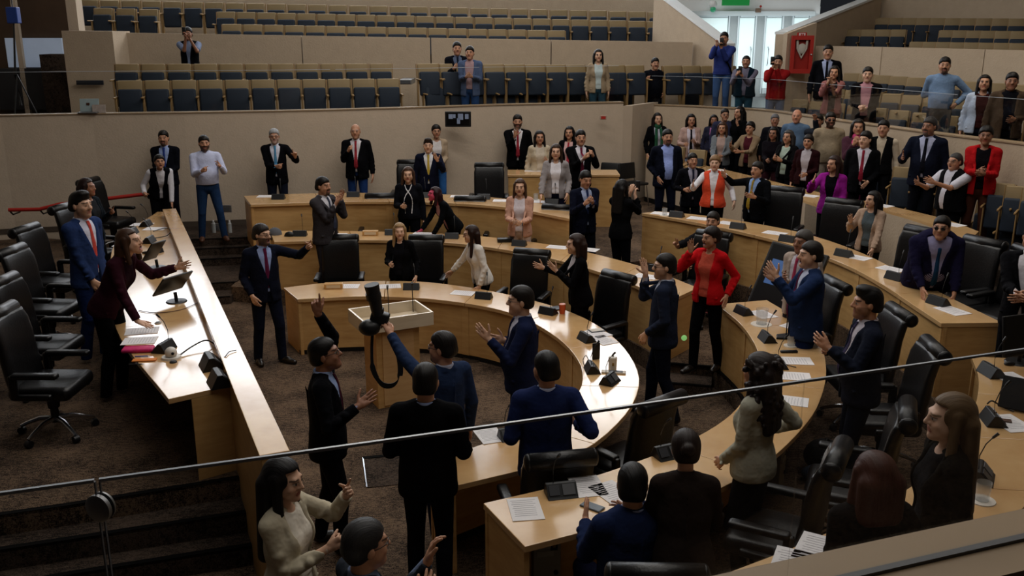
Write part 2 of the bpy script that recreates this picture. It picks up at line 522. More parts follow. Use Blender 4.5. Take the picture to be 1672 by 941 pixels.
def hand(sd, W, d, t, n, pose, s, spread=1.0):
    """W wrist, d finger direction, t thumb side, n palm normal"""
    curls, th = HANDS[pose]
    d, n = unit(d), unit(n - d * np.dot(n, d)); t = unit(t - d * np.dot(t, d) - n * np.dot(t, n))
    sd.rc(W - d * .01 * s, W + d * .03 * s, .027 * s, .030 * s, .012 * s, n, .66)
    sd.rc(W + d * .032 * s + t * .014 * s, W + d * .078 * s + t * .022 * s, .024 * s, .020 * s, .01 * s, n, .6)
    sd.rc(W + d * .032 * s - t * .014 * s, W + d * .072 * s - t * .022 * s, .024 * s, .019 * s, .01 * s, n, .6)
    offs = (.031, .0105, -.0105, -.030); lens = (.074, .082, .076, .060); base = (.086, .090, .086, .078)
    fan = (.10, .03, -.04, -.13)
    for i in range(4):
        p = W + d * base[i] * s + t * offs[i] * s
        ang = 0.0
        fd = unit(d + t * fan[i] * spread)
        r = (.0092, .0092, .0088, .0078)[i] * s
        for j, fr in enumerate((.45, .31, .24)):
            ang += curls[i][j]
            v = fd * math.cos(ang) + n * math.sin(ang)
            q = p + v * lens[i] * fr * s
            sd.rc(p, q, r * (1 - .08 * j), r * (.94 - .1 * j), .004 * s)
            p = q
    p = W + d * .022 * s + t * .024 * s
    v = unit(t * th[0] + d * th[1] + n * th[2] * .5)
    q = p + v * .046 * s
    sd.rc(p, q, .0145 * s, .0115 * s, .008 * s)
    v2 = unit(t * th[0] * .5 + d * th[1] + n * th[2])
    q2 = q + v2 * .032 * s
    sd.rc(q, q2, .0112 * s, .0100 * s, .004 * s)
    sd.rc(q2, q2 + v2 * .022 * s, .0100 * s, .0085 * s, .004 * s)

def person(label, px, py, z=0.0, h=1.72, yaw=0, sex='m', Y=None, skin='m', hair=('short', '14100e'), top=('suit', '14161c', 'd8d8dc', '7a1f2c'),
           legs='15161b', R_=None, L_=None, lean=0, roll=0, twist=0, hyaw=0, hpitch=0, build=1.0, feet=None, sit=False, shoes=None, glasses=None, beh=None, fit=False, gap=.34, back=False,
           beard=None, mouth=0.0, extra=None, vox=None, group=None, name='person', dxy=(0, 0)):
    s = h / 1.72
    fem = sex == 'f'
    yr = R(yaw)
    RZ = rotz(yr)
    sh = (.158 if fem else .182) * (0.6 + 0.4 * build)
    hipz = .47 + .08 if sit else .925
    H0 = V3(0, 0, hipz)
    Rt = rotz(R(twist)) @ rotx(R(lean)) @ roty(R(roll))
    up = lambda p: H0 + Rt @ (np.array(p, float) - V3(0, 0, .925))
    neck = up((0, .012, 1.455))
    Rn = rotx(R(lean * .45)) @ roty(R(roll * .4))
    Rh = rotz(R(hyaw + twist * .6)) @ Rn @ rotx(R(hpitch))
    hc = neck + Rn @ V3(0, -.022 - .0010 * lean, .148)
    # root from the crown of the head
    crown = hc + Rh @ V3(0, .01, .122)
    if Y is not None:
        for wl in ((farP, rgtP) if not fit else ()):
            yw = col_y(wl, px, py)
            if yw: Y = max(Y, yw + .18 + .32)
        P = atY(px, py, Y)
        if not fit: z = P.z - crown[2] * s
    else:
        P = at(px, py, z + crown[2] * s); Y0 = P.y
        hx = (RZ @ crown * s)[1]
        if beh is not None:                      # stands behind the far edge of a desk
            yd = col_y(beh, px, py)
            if yd: Y0 = max(Y0, yd + gap + hx)
        for wl in (farP, rgtP):                  # and in front of the walls
            yw = col_y(wl, px, py)
            wg = .58 if wl is rgtP else .32
            if yw: Y0 = yw - wg + min(0, hx) if back else min(Y0, yw - wg + min(0, hx))
        if abs(Y0 - P.y) > 1e-4: P = atY(px, py, Y0); fit = True
    if fit: s = min(1.25, max(.72, (P.z - z) / crown[2]))
    cw = RZ @ (crown * s)
    root = V3(P.x - cw[0] + dxy[0], P.y - cw[1] + dxy[1], z)
    dist = math.hypot(P.x, P.y, P.z - CAM_H)
    if vox is None: vox = min(.0105, .0028 + .00047 * dist)
    vb = vox / s
    W2L = lambda p: (RZ.T @ (np.array(p, float) - root)) / s
    S = {-1: up((-sh, .01, 1.392)), 1: up((sh, .01, 1.392))}
    arms = {}
    for side, spec in ((-1, R_), (1, L_)):
        sp = dict(spec or {})
        pole = np.array(sp.get('pole', (side * .38, .55, -.75)), float)
        if 'px' in sp:
            a = sp['px']
            dep = a[2] if len(a) > 2 else 0.0
            T = W2L(atY(a[0], a[1], root[1] + dep))
        elif 'world' in sp: T = W2L(sp['world'])
        elif 'w' in sp: T = up(sp['w']) if not sp.get('abs') else np.array(sp['w'], float)
        else: T = up((side * (sh + .075 + (.03 * (build - 1))), -.02, .86)); sp.setdefault('dir', (0, -.12, -1)); sp.setdefault('thumb', (0, -1, -.1)); sp.setdefault('hand', 'relax'); pole = V3(side * .35, 1, -.1)
        E, Wr = ik(S[side], T, .285, .262, pole)
        fd = unit(Wr - E)
        d = fd if 'dir' not in sp else unit(np.array(sp['dir'], float) * .75 + fd * .35) if not sp.get('strict') else unit(np.array(sp['dir'], float))
        th = np.array(sp.get('thumb', (-side * .25, -.35, .9)), float)
        th = unit(th - d * np.dot(th, d))
        n = np.cross(th, d) * (1 if side == -1 else -1)
        arms[side] = dict(S=S[side], E=E, W=Wr, d=d, t=th, n=n, pose=sp.get('hand', 'relax'), hidden=sp.get('hidden', False), spread=sp.get('spread', 1.0))
    # ---- legs
    ft = feet or ((-.105, .02, 0), (.105, -.03, 0))
    legj = {}
    for side, f in ((-1, ft[0]), (1, ft[1])):
        hj = V3(side * .088, 0, hipz - .03)
        if sit: f = (side * .12, -.42, 0) if feet is None else f
        ank = V3(f[0], f[1] + .03, f[2] + .085)
        K, A = ik(hj, ank, .418, .402, V3(side * .08, -1, .25 if sit else 0))
        legj[side] = (hj, K, A, f[3] if len(f) > 3 else side * 8)
    kind = top[0]
    root_e = thing(name, tuple(root), label, 'person', group, yr)
    root_e.scale = (s, s, s)
    # ---- body
    b = SDF()
    fwd = Rt @ V3(0, -1, 0); upv = Rt @ V3(0, 0, 1); sdv = Rt @ V3(1, 0, 0)
    bw = build * (1.05 if fem else 1.07)
    b.rc(up((0, .005, 1.32)), up((0, 0, 1.10)), .118 * bw, .108 * bw, .04, fwd, .72)
    b.rc(up((-.11, .01, 1.395)), up((.11, .01, 1.395)), .045, .045, .04)
    b.rc(up((0, 0, 1.1)), up((0, 0, .96)), .108 * bw, .115 * bw, .04, fwd, .75)
    nr = .047 if fem else .056
    b.rc(neck - upv * .02, hc + Rh @ V3(0, .018, -.06), nr * 1.06, nr, .03)
    for side in (-1, 1):
        a = arms[side]
        b.rc(a['S'], a['E'], .040, .035, .03); b.rc(a['E'], a['W'], .036, .024, .015)
        if not a['hidden']: hand(b, a['W'], a['d'], a['t'], a['n'], a['pose'], .98 if not fem else .9, a['spread'])
    hs = 1.0 if fem else 1.045
    hp = lambda *p: hc + Rh @ (np.array(p, float) * hs)
    b.el(hp(0, .014, .030), V3(.073, .092, .088) * hs, Rh, .02)
    b.rc(hp(0, -.032, -.012), hp(0, -.052, -.082), .062 * hs, (.036 if fem else .043) * hs, .03)
    b.rc(hp(-.028, -.03, -.045), hp(.028, -.03, -.045), .044 * hs, .044 * hs, .02)
    b.rc(hp(-.03, -.078, .028), hp(.03, -.078, .028), .014 * hs, .014 * hs, .02)
    for sd_ in (-1, 1):
        b.el(hp(sd_ * .031, -.099, .006), V3(.017, .014, .011) * hs, Rh, .012, 's')
        b.el(hp(sd_ * .031, -.083, .007), V3(.012, .010, .010) * hs, Rh, .004)
        b.el(hp(sd_ * .040, -.066, -.026), V3(.022, .018, .02) * hs, Rh, .02)
        b.el(hp(sd_ * .074, .008, -.004), V3(.011, .020, .031) * hs, Rh @ rotz(sd_ * .35), .008)
    b.rc(hp(0, -.090, .016), hp(0, -.108, -.020), .0085 * hs, (.0125 if fem else .0145) * hs, .014)
    b.rc(hp(-.013, -.094, -.024), hp(.013, -.094, -.024), .009 * hs, .009 * hs, .008)
    b.rc(hp(-.018, -.083, -.0505), hp(.018, -.083, -.0505), .009 * hs, .009 * hs, .008)
    b.rc(hp(-.015, -.081, -.066 - mouth * .02), hp(.015, -.081, -.066 - mouth * .02), .0095 * hs, .0095 * hs, .008)
    if mouth > 0: b.el(hp(0, -.094, -.058 - mouth * .008), V3(.018, .014, .007 + .009 * mouth) * hs, Rh, .004, 's')
    b.el(hp(0, -.074, -.094), V3(.02, .018, .016) * hs, Rh, .02)
    V, F = b.mesh(vb)
    sk = np.array(hexc(SKINS.get(skin, skin)))
    col = np.tile(sk, (len(V), 1))
    q = ((V - hc) @ Rh) / hs
    inh = (np.abs(q[:, 0]) < .1) & (np.abs(q[:, 1]) < .13) & (q[:, 2] > -.125) & (q[:, 2] < .14)
    front = inh & (q[:, 1] < -.045)
    hcol = np.array(hexc(hair[1])) * .8
    def put(mask, c, a):
        w = (mask * a)[:, None]; col[:] = col * (1 - w) + np.array(c) * w
    ax = np.abs(q[:, 0])
    put(front, sk * np.array([1.0, .86, .82]), np.clip(1 - np.hypot((ax - .042) / .03, (q[:, 2] + .022) / .03), 0, 1) * .6)
    if beard:
        bz = {'full': -.028, 'stubble': -.028, 'goatee': -.03}.get(beard, -.028)
        mb = inh & (q[:, 2] < bz + .012 * (ax > .045)) & (q[:, 1] < .012) & (q[:, 2] > -.12) & ~((ax < .02) & (q[:, 2] > -.040))
        if beard == 'goatee': mb &= ax < .036
        if beard == 'mustache': mb &= False
        put(mb, hcol, .85 if beard != 'stubble' else .4)
        put(front & (ax < .034) & (q[:, 2] < -.030) & (q[:, 2] > -.048), hcol, .85 if beard != 'stubble' else .4)
    ve = max(1.0, vb / .006)
    put(front & (ax < .025) & (np.abs(q[:, 2] + .058 + mouth * .008) < (.012 + .012 * mouth)), hexc('8c4238' if fem else '8a554a'), .85)
    if mouth > 0: put(front & (np.hypot(q[:, 0] / .018, (q[:, 2] + .058 + mouth * .008) / (.007 + .008 * mouth)) < 1), hexc('2a0d0c'), .9)
    put(front & (np.hypot((ax - .031) / .017, (q[:, 2] - .007) / (.0075 * ve ** .3)) < 1), hexc('b7aea6'), .75 if vb < .0068 else .2)
    put(front & (np.hypot((ax - .031) / .0085, (q[:, 2] - .007) / (.0085 * ve ** .3)) < 1), hexc('120c0a'), 1 if vb < .0068 else .8)
    put(front & (np.abs(ax - .033) < .021) & (np.abs(q[:, 2] - .0305 + (ax - .03) * .05) < .0045 * ve ** .4), hcol, .85)
    if fem: put(front & (np.abs(ax - .031) < .018) & (np.abs(q[:, 2] - .0155) < .003), hexc('1a1210'), .8)
    mesh_obj('body', V, F, M_skin, root_e, col)
    # ---- hair
    st, hcx = hair[0], hair[1]
    if st != 'none':
        g = SDF()
        if st in ('short', 'quiff', 'bun', 'buzz', 'pony', 'side'):
            g.el(hp(0, .014, .030), V3(.0815, .1000, .093) * hs, Rh, .02)
            g.rc(hp(-.028, .062, -.02), hp(.028, .062, -.02), .048 * hs, .048 * hs, .03)
            if st != 'buzz': g.el(hp(0, .006, .062), V3(.071, .090, .069) * hs, Rh, .03)
            if st == 'quiff': g.el(hp(0, -.040, .112), V3(.058, .052, .032) * hs, Rh, .03)
            if st == 'side': g.el(hp(.014, -.030, .108), V3(.062, .060, .030) * hs, Rh, .03)
            if fem: g.el(hp(0, .02, .03), V3(.082, .098, .094) * hs, Rh, .03)
            if st == 'bun': g.el(hp(0, .118, .035), V3(.043, .036, .043) * hs, Rh, .012)
            if st == 'pony':
                g.el(hp(0, .112, .03), V3(.028, .026, .03) * hs, Rh, .015); g.rc(hp(0, .125, .02), hp(0, .125, -.20), .030, .018, .02)
            g.box(hp(0, -.155, .0), V3(.052, .095, .068) * hs, Rh @ rotx(-.15), .02, rd=.02)
            g.box(hp(0, -.150, -.04), V3(.2, .100, .092) * hs, Rh @ rotx(-.15), .02)
            g.box(hp(0, -.108, -.10), V3(.2, .105, .112) * hs, Rh, .012)
            g.box(hp(0, 0, -.22), V3(.2, .3, .155 if fem else .160) * hs, Rh, .012)
        elif st == 'bald':
            g.el(hp(0, .018, .012), V3(.081, .098, .062) * hs, Rh, .02)
            g.box(hp(0, -.13, .0), V3(.2, .115, .3) * hs, Rh, .012); g.box(hp(0, 0, .2), V3(.2, .3, .155) * hs, Rh, .012); g.box(hp(0, 0, -.22), V3(.2, .3, .168) * hs, Rh, .01)
        else:
            Ln = {'long': .30, 'bob': .13, 'mid': .20, 'vlong': .42, 'curly': .34}[st]
            vol = hair[2] if len(hair) > 2 else 1.0
            dn = V3(0, 0, -1); bk = Rh @ V3(0, 1, 0)
            g.el(hp(0, .02, .034), V3(.075 + .018 * vol, .094 + .018 * vol, .090 + .014) * hs, Rh, .03)
            ends = (hp(-.06, .085, -.04), hp(0, .09, -.04), hp(.06, .085, -.04))
            for i, e0 in enumerate(ends):
                g.rc(e0 + V3(0, 0, .03), e0 + dn * Ln + bk * (.03 if Ln > .15 else 0), .046 * vol, (.040 if Ln > .15 else .045) * vol, .03)
            for sd_ in (-1, 1):
                g.rc(hp(sd_ * .078, .012, .035), hp(sd_ * .088, .02, -.05) + dn * Ln * .62 + Rh @ V3(sd_ * .01, -.035 if Ln > .15 else -.01, 0), .028 * vol, .024 * vol, .02)
            if st == 'curly':
                rr = random.Random(5)
                for _ in range(150):
                    a_ = rr.uniform(-2.4, 2.4); zz = rr.uniform(-.36, .09)
                    rad = .098 + .02 * vol + rr.uniform(-.015, .02)
                    g.el(hc + Rh @ V3(math.sin(a_) * rad, .03 + math.cos(a_) * rad * .8 + (.02 if zz < -.1 else 0), 0) + V3(0, 0, zz), V3(1, 1, 1) * rr.uniform(.016, .028), None, .008)
            g.box(hp(0, -.115, -.040), V3(.060, .082, .122) * hs, Rh @ rotx(-.12), .02)
            g.box(hp(0, -.15, -.25), V3(.055, .12, .2) * hs, Rh, .015)
            if st == 'bob': g.box(hp(0, -.13, -.12), V3(.075, .1, .1) * hs, Rh, .015)
        V, F = g.mesh(vb * 1.1)
        if len(F): mesh_obj('hair', V, F, hairm(hcx), root_e)
    # ---- shirt / tops
    def torso(sd, inf, hem, k=.035, wz=1.10, hipw=None):
        cw = (.150 if fem else .158) * bw; ww = (.122 if fem else .142) * bw; hw = hipw or (.158 if fem else .152) * bw
        dr = .70 + .06 * (bw - 1)
        sd.rc(up((0, .006, 1.315)), up((0, .0, 1.20)), cw + inf - .012, cw + inf - .012, k, fwd, dr)
        sd.rc(up((0, 0, 1.20)), up((0, -.004 * bw, 1.08)), cw + inf - .014, ww + inf, k, fwd, dr + .02)
        sd.rc(up((0, -.004, 1.08)), up((0, 0, .965)), ww + inf, hw + inf - .01, k, fwd, dr + .06)
        if hem < .94: sd.rc(up((0, 0, .965)), up((0, .004, hem + .05)), hw + inf - .01, hw + inf + .006, k, fwd, dr + .08)
        sd.rc(up((-sh + .045, .012, 1.392)), up((sh - .045, .012, 1.392)), .056 + inf * .6, .056 + inf * .6, .035)
        for e in (-1, 1): sd.rc(up((e * .045, .016, 1.435)), up((e * (sh - .02), .012, 1.393)), .042 + inf * .4, .050 + inf * .5, .03)
        if fem:
            for e in (-1, 1): sd.el(up((e * .066, -.070, 1.255)), V3(.068, .052, .068) + inf * .5, Rt, .06)
        elif bw > 1.12: sd.el(up((0, -.07 * bw, 1.08)), V3(.12, .09, .14) * bw, Rt, .06)
        c = up((0, 0, hem - .25)); sd.box(c, V3(.6, .6, .25), Rt, .006)
    def sleeves(sd, r0, cut, k=.03, upto=1.0, sides=(-1, 1)):
        for e in sides:
            a = arms[e]
            fb = (1 + .25 * (bw - 1))
            if upto < .55:
                q_ = a['S'] + (a['E'] - a['S']) * upto * 1.8
                sd.rc(a['S'], q_, (.060 + r0) * fb, (.054 + r0) * fb, k); continue
            sd.rc(a['S'], a['E'], (.055 + r0) * fb * (.9 if fem else 1), (.046 + r0) * fb * (.92 if fem else 1), k)
            wv = a['W'] - a['E']; wl = np.linalg.norm(wv)
            end = a['E'] + wv * max(.1, (min(upto, 1.0) * wl - cut) / wl)
            sd.rc(a['E'], end, (.046 + r0) * fb * (.92 if fem else 1), (.034 + r0), .006)
            nrm = unit(wv)
            cc = end + nrm * .06
            Rm = np.array(Vector(nrm).to_track_quat('Z', 'Y').to_matrix())
            sd.box(cc, V3(.055, .055, .058), Rm, .004)
    def collar(sd, hgt=.0):
        sd.rc(neck - upv * .028, neck + upv * (.016 + hgt) + fwd * -.004, nr + .022, nr + .012, .012)
        sd.el(neck + upv * (.06 + hgt), V3(nr + .03, nr + .03, .040), Rt, .004, 's')
    jk = kind in ('suit', 'open', 'blazer', 'vest', 'coat')
    shirtc = top[2] if jk else top[1]
    sc = SDF()
    if kind in ('shirt', 'sweater', 'blouse', 'tee'):
        hem = {'shirt': .95, 'sweater': .90, 'blouse': .84, 'tee': .88}[kind]
        torso(sc, .010 if kind != 'sweater' else .018, hem)
        sleeves(sc, .004 if kind != 'sweater' else .010, .012, upto=.42 if kind == 'tee' else (top[3] if len(top) > 3 and isinstance(top[3], float) else 1.0))
        if kind in ('shirt',): collar(sc)
        else: sc.el(neck + upv * .035 + fwd * .02, V3(nr + .028, nr + .035, .045), Rt, .006, 's')
    else:
        torso(sc, -.004, .93)
        if kind == 'vest': sleeves(sc, .004, .012, upto=top[4] if len(top) > 4 else 1.0)
        else: sleeves(sc, -.010, -.004)
        if len(top) > 4 and top[4] == 'open': sc.el(neck + upv * .02 + fwd * .05, V3(.06, .06, .06), Rt, .006, 's')
        else: collar(sc)
    V, F = sc.mesh(vb * 1.15)
    mesh_obj('sweater' if kind == 'sweater' else 'shirt' if sex == 'm' else 'blouse', V, F, cloth(shirtc), root_e)
    if jk:
        jc = SDF()
        hem = {'suit': .80 if not fem else .84, 'open': .80 if not fem else .85, 'blazer': .85, 'vest': .90, 'coat': .52}[kind]
        torso(jc, .014, hem, hipw=(.166 if fem else .160) * bw)
        if kind != 'vest': sleeves(jc, .006, .018)
        yc = -.035
        if kind == 'suit':
            jc.wedge(H0, Rt, 1.10 - .925, 1.60 - .925, .004, .155, yc)
            jc.wedge(H0, Rt, .60 - .925, 1.02 - .925, .07, .004, -.10)
            le = [(.012, 1.10), (.048, 1.235), (.085, 1.375)]
        else:
            g0, g1 = (.055, .07) if kind in ('open', 'coat') else (.022, .06)
            if kind == 'blazer': g0 = .045
            jc.wedge(H0, Rt, .4 - .925, 1.12 - .925, g0 + .02, g0, yc)
            jc.wedge(H0, Rt, 1.12 - .925, 1.60 - .925, g0, .14 if kind != 'vest' else .10, yc)
            le = [(g0 + .006, 1.12), (g0 + .022, 1.24), (.088, 1.375)]
        jc.el(neck + upv * .060 + fwd * .035, V3(nr + .020, nr + .034, .075), Rt, .006, 's')
        jc.rc(neck - upv * .010 - fwd * (nr * .85) - sdv * .042, neck - upv * .010 - fwd * (nr * .85) + sdv * .042, .026, .026, .02)
        cb = [neck - upv * .008 - fwd * (nr * .95) + sdv * (e_ * .040) for e_ in (-1, 1)]
        for e, c0_ in ((-1, cb[0]), (1, cb[1])):
            if kind != 'vest': jc.rc(c0_, up((e * (nr + .028), .0, 1.452)), .024, .020, .012)
        # back seam, pocket flaps and front folds
        jc.rc(up((0, .135 * bw, 1.36)), up((0, .115 * bw, 1.05)), .004, .004, .03)
        if kind in ('suit', 'open', 'blazer'):
            for e in (-1, 1):
                yy_ = np.linspace(-.32, .02, 60); vv_ = jc.value(np.array([up((e * .115 * bw, q_, .93)) for q_ in yy_]))
                if (vv_ < 0).any():
                    yf = yy_[np.argmax(vv_ < 0)]
                    jc.rc(up((e * .085 * bw, yf + .004, .935)), up((e * .150 * bw, yf + .022, .930)), .012, .012, .006, upv, .8)
        # sleeve folds at the elbow
        if kind != 'vest':
            for e in (-1, 1):
                a = arms[e]; ax_ = unit(a['W'] - a['E']); ax2 = unit(a['E'] - a['S'])
                sidev = unit(np.cross(ax_, ax2) + V3(1e-4, 0, 0))
                for t_, axx in ((.05, ax_), (.10, ax_), (.16, ax_), (-.05, ax2), (-.11, ax2)):
                    c_ = a['E'] + axx * t_
                    tilt = unit(sidev + axx * .35 * (1 if t_ > .08 or t_ < -.08 else -1))
                    jc.rc(c_ - tilt * .040, c_ + tilt * .040, .028, .022, .014)
        # lapels follow the chest
        if kind in ('suit', 'open', 'blazer', 'coat'):
            for e in (-1, 1):
                pts = []
                for (lx, lz) in le + [(.068, 1.435)]:
                    y = np.linspace(-.30, .02, 65)
                    P_ = np.array([up((e * (lx + .022), yy, lz)) for yy in y])
                    vv = jc.value(P_)
                    i = np.argmax(vv < 0) if (vv < 0).any() else 45
                    pts.append(up((e * (lx + .016), y[i] + .006, lz)))
                for i in range(3): jc.rc(pts[i], pts[i + 1], (.010, .019, .024)[i], (.019, .024, .016)[i], .006, fwd, .45)
        V, F = jc.mesh(vb * 1.15)
        nm = {'vest': 'waistcoat', 'coat': 'coat'}.get(kind, 'jacket')
        mesh_obj(nm, V, F, cloth(top[1]), root_e)
    # ---- tie or lanyard lying on the shirt
    tie = top[3] if jk and len(top) > 3 and top[3] and isinstance(top[3], str) else None
    if extra and 'tie' in extra: tie = extra['tie']
    if tie:
        bmx = bmesh.new()
        rows = []
        zs = np.linspace(1.452, .985, 12)
        for i, zz in enumerate(zs):
            y = np.linspace(-.32, .03, 90)
            P_ = np.array([up((0, yy, zz)) for yy in y]); vv = sc.value(P_)
            j = np.argmax(vv < 0) if (vv < 0).any() else 60
            w = .019 if i < 2 else .013 + .022 * (i / 11.0) if i < 11 else .008
            dy = .008 + (.006 if i < 2 else 0)
            rows.append([up((-w, y[j] - dy + .003, zz)), up((0, y[j] - dy - .004, zz)), up((w, y[j] - dy + .003, zz)), up((0, y[j] + .004, zz))])
        vs = [[bmx.verts.new(p) for p in r] for r in rows]
        for r0, r1 in zip(vs[:-1], vs[1:]):
            for k in range(4): bmx.faces.new((r0[k], r0[(k + 1) % 4], r1[(k + 1) % 4], r1[k]))
        bmx.faces.new(vs[0]); bmx.faces.new(vs[-1][::-1])
        bmesh.ops.recalc_face_normals(bmx, faces=bmx.faces)
        me = bpy.data.meshes.new('tie'); bmx.to_mesh(me); bmx.free(); me.materials.append(cloth(tie))
        o = bpy.data.objects.new('tie', me); C.objects.link(o); o.parent = root_e; KIDS.setdefault(root_e.name, []).append(o)
    if extra and 'scarf' in extra:
        q_ = SDF()
        q_.rc(neck + upv * .0 + fwd * .03, neck + upv * .01 - fwd * .045, .075, .06, .03)
        q_.el(neck + upv * .04, V3(nr + .01, nr + .01, .09), Rt, .006, 's')
        for e in (-1, 1):
            q_.rc(up((e * .05, -.10, 1.40)), up((e * .065, -.165, 1.22)), .032, .034, .02, fwd, .5); q_.rc(up((e * .065, -.165, 1.22)), up((e * .06, -.165, .98)), .034, .040, .02, fwd, .5)
        V, F = q_.mesh(vb * 1.1); mesh_obj('scarf', V, F, mat('scarf_' + extra['scarf'], extra['scarf'], .9, .2, var=.8, vscale=35), root_e)
    if extra and 'piping' in extra:
        for e in (-1, 1):
            pts = []
            for xx, zz in ((.055, 1.45), (.03, 1.385), (0, 1.345), (-.035, 1.30), (-.06, 1.24), (-.066, 1.16), (-.058, 1.08), (-.05, 1.0)):
                xx *= e; y = np.linspace(-.32, .06, 96); vv = sc.value(np.array([up((xx, yy, zz)) for yy in y]))
                j = np.argmax(vv < 0) if (vv < 0).any() else 60
                pts.append(up((xx, y[j] - .003, zz)))
            mb_ = MB(); mb_.tube(pts, .008, 6); mb_.build('piping', cloth(extra['piping']), root_e, True)
    if extra and 'bag' in extra:
        q_ = SDF(); q_.rc(up((-.12, -.02, 1.43)), up((.14, -.165, 1.10)), .016, .016, .01); q_.rc(up((.14, -.165, 1.10)), up((.2, -.06, .93)), .016, .016, .01)
        V, F = q_.mesh(vb); mesh_obj('strap', V, F, cloth(extra['bag']), root_e)
    # ---- trousers and shoes
    t = SDF()
    t.rc((-.065, .005, hipz), (.065, .005, hipz), .092 * bw, .092 * bw, .03, None)
    if not sit: t.rc(up((0, 0, .99)), V3(0, 0, hipz), .112 * bw * (1 if not fem else .97), .120 * bw, .03, fwd, .82)
    for e in (-1, 1):
        hj, K, A, toe = legj[e]
        fb = .9 + .1 * bw
        t.rc(hj + V3(0, .005, 0), K, .093 * fb, .063 * fb, .022)
        t.rc(K, K + (A - K) * .35 + V3(0, .012, 0), .062 * fb, .060 * fb, .006)
        t.rc(K + (A - K) * .35 + V3(0, .012, 0), A + V3(0, .008, -.035), .060 * fb, .052, .006)
        c = A + V3(0, 0, -.035 - .1); t.box(c, V3(.14, .16, .095), None, .004)
    V, F = t.mesh(vb * 1.2)
    mesh_obj('trousers', V, F, cloth(legs), root_e)
    if shoes:
        for e in (-1, 1):
            hj, K, A, toe = legj[e]
            q_ = SDF()
            Rf = rotz(R(toe))
            o_ = V3(A[0], A[1], A[2] - .085)
            q_.rc(o_ + Rf @ V3(0, .025, .045), o_ + Rf @ V3(0, -.09, .038), .040, .042, .02)
            q_.rc(o_ + Rf @ V3(0, -.09, .034), o_ + Rf @ V3(0, -.175, .028), .041, .032, .02)
            q_.rc(o_ + Rf @ V3(0, .02, .05), o_ + Rf @ V3(0, .012, .09), .038, .042, .02)
            q_.box(o_ + V3(0, 0, -.098), V3(.4, .4, .1), None, .003)
            V, F = q_.mesh(vb); mesh_obj('shoe', V, F, M_shoe if shoes == 'black' else M_shoe_b, root_e)
    if glasses:
        m = MB()
        tint = glasses == 'dark'
        for e in (-1, 1):
            pts = [hp(e * .032 + .021 * math.cos(a), -.100 + .012 * abs(math.cos(a)) * (1 if e * math.cos(a) > 0 else .2), .006 + .016 * math.sin(a)) for a in np.linspace(0, 2 * math.pi, 15)]
            m.tube(pts, .0022, 6)
            m.tube([hp(e * .053, -.088, .010), hp(e * .078, -.04, .012), hp(e * .080, .010, .006)], .0022, 6)
        m.tube([hp(-.011, -.103, .010), hp(.011, -.103, .010)], .0022, 6)
        if tint:
            for e in (-1, 1): m.ball(hp(e * .032, -.098, .006), 1, 12, (.019, .004, .015), Matrix(Rh.tolist()))
        m.build('glasses', M_frame, root_e)
    PEOPLE.append((root_e, dict(root=root, RZ=RZ, s=s, arms=arms, hc=hc, Rh=Rh, up=up)))
    return root_e

def hand_world(pe, side, fwd=.09, palm=.0, thumb=0.0):
    _, I = [p for p in PEOPLE if p[0] == pe][0]
    a = I['arms'][side]
    p = a['W'] + a['d'] * fwd + a['n'] * palm + a['t'] * thumb
    return Vector(I['root'] + I['RZ'] @ (p * I['s'])), Vector(I['RZ'] @ a['d']), Vector(I['RZ'] @ a['n']), Vector(I['RZ'] @ a['t'])
# ------------------------------------------------------------------ the chamber: floors, tiers, walls
def slab(name, poly, z0, z1, m, parent=None):
    return MB().prism(poly, z0, z1).build(name, m, parent)
def P2(lst, z): return [at(x, y, z).to_2d() for x, y in lst]

ZA, ZB, ZC = 0.0, 0.24, 0.60            # floor levels of the three rings
TA, TB, TC = 0.75, 0.99, 1.35           # worktops
# desk outlines, traced on their worktop planes: o = seat side, i = side facing the centre
A_o = spline(P2([(463, 470), (530, 462), (600, 459), (700, 461), (820, 479), (930, 509), (1000, 549), (1040, 602), (1038, 650), (1000, 700), (940, 742), (850, 768), (737, 795)], TA))
A_i = spline(P2([(486, 489), (600, 484), (720, 490), (830, 510), (905, 548), (945, 590), (950, 628), (930, 655), (880, 690), (700, 757)], TA))
BL_o = spline(P2([(440, 377), (600, 378), (750, 383), (900, 400), (1040, 433), (1140, 470)], TB))
BL_i = spline(P2([(448, 395), (600, 392), (750, 398), (890, 420), (1010, 455), (1092, 492)], TB))
BR_o = spline(P2([(1252, 490), (1300, 520), (1338, 560), (1349, 602), (1342, 645), (1318, 690), (1255, 752), (1170, 800), (1060, 840), (857, 893)], TB))
BR_i = spline(P2([(1170, 497), (1210, 530), (1236, 570), (1240, 605), (1222, 640), (1190, 680), (1120, 722), (1000, 768), (900, 796), (789, 822)], TB))
C1_o = spline(P2([(398, 320), (500, 316), (600, 315), (720, 317), (830, 325), (930, 340)], TC))
C1_i = spline(P2([(409, 334), (500, 331), (600, 329), (720, 331), (830, 339), (930, 357)], TC))
C2_o = spline(P2([(1075, 345), (1150, 352), (1240, 366), (1320, 383), (1400, 410), (1475, 446), (1560, 490), (1637, 527)], TC))
C2_i = spline(P2([(1048, 348), (1130, 362), (1220, 381), (1300, 402), (1380, 432), (1440, 464), (1490, 497), (1537, 528)], TC))
C3_o = spline(P2([(1760, 590), (1790, 640), (1770, 700), (1720, 770), (1640, 860), (1530, 930), (1400, 985)], TC))
C3_i = spline(P2([(1586, 582), (1598, 620), (1590, 670), (1560, 730), (1480, 800), (1340, 875), (1150, 950)], TC))

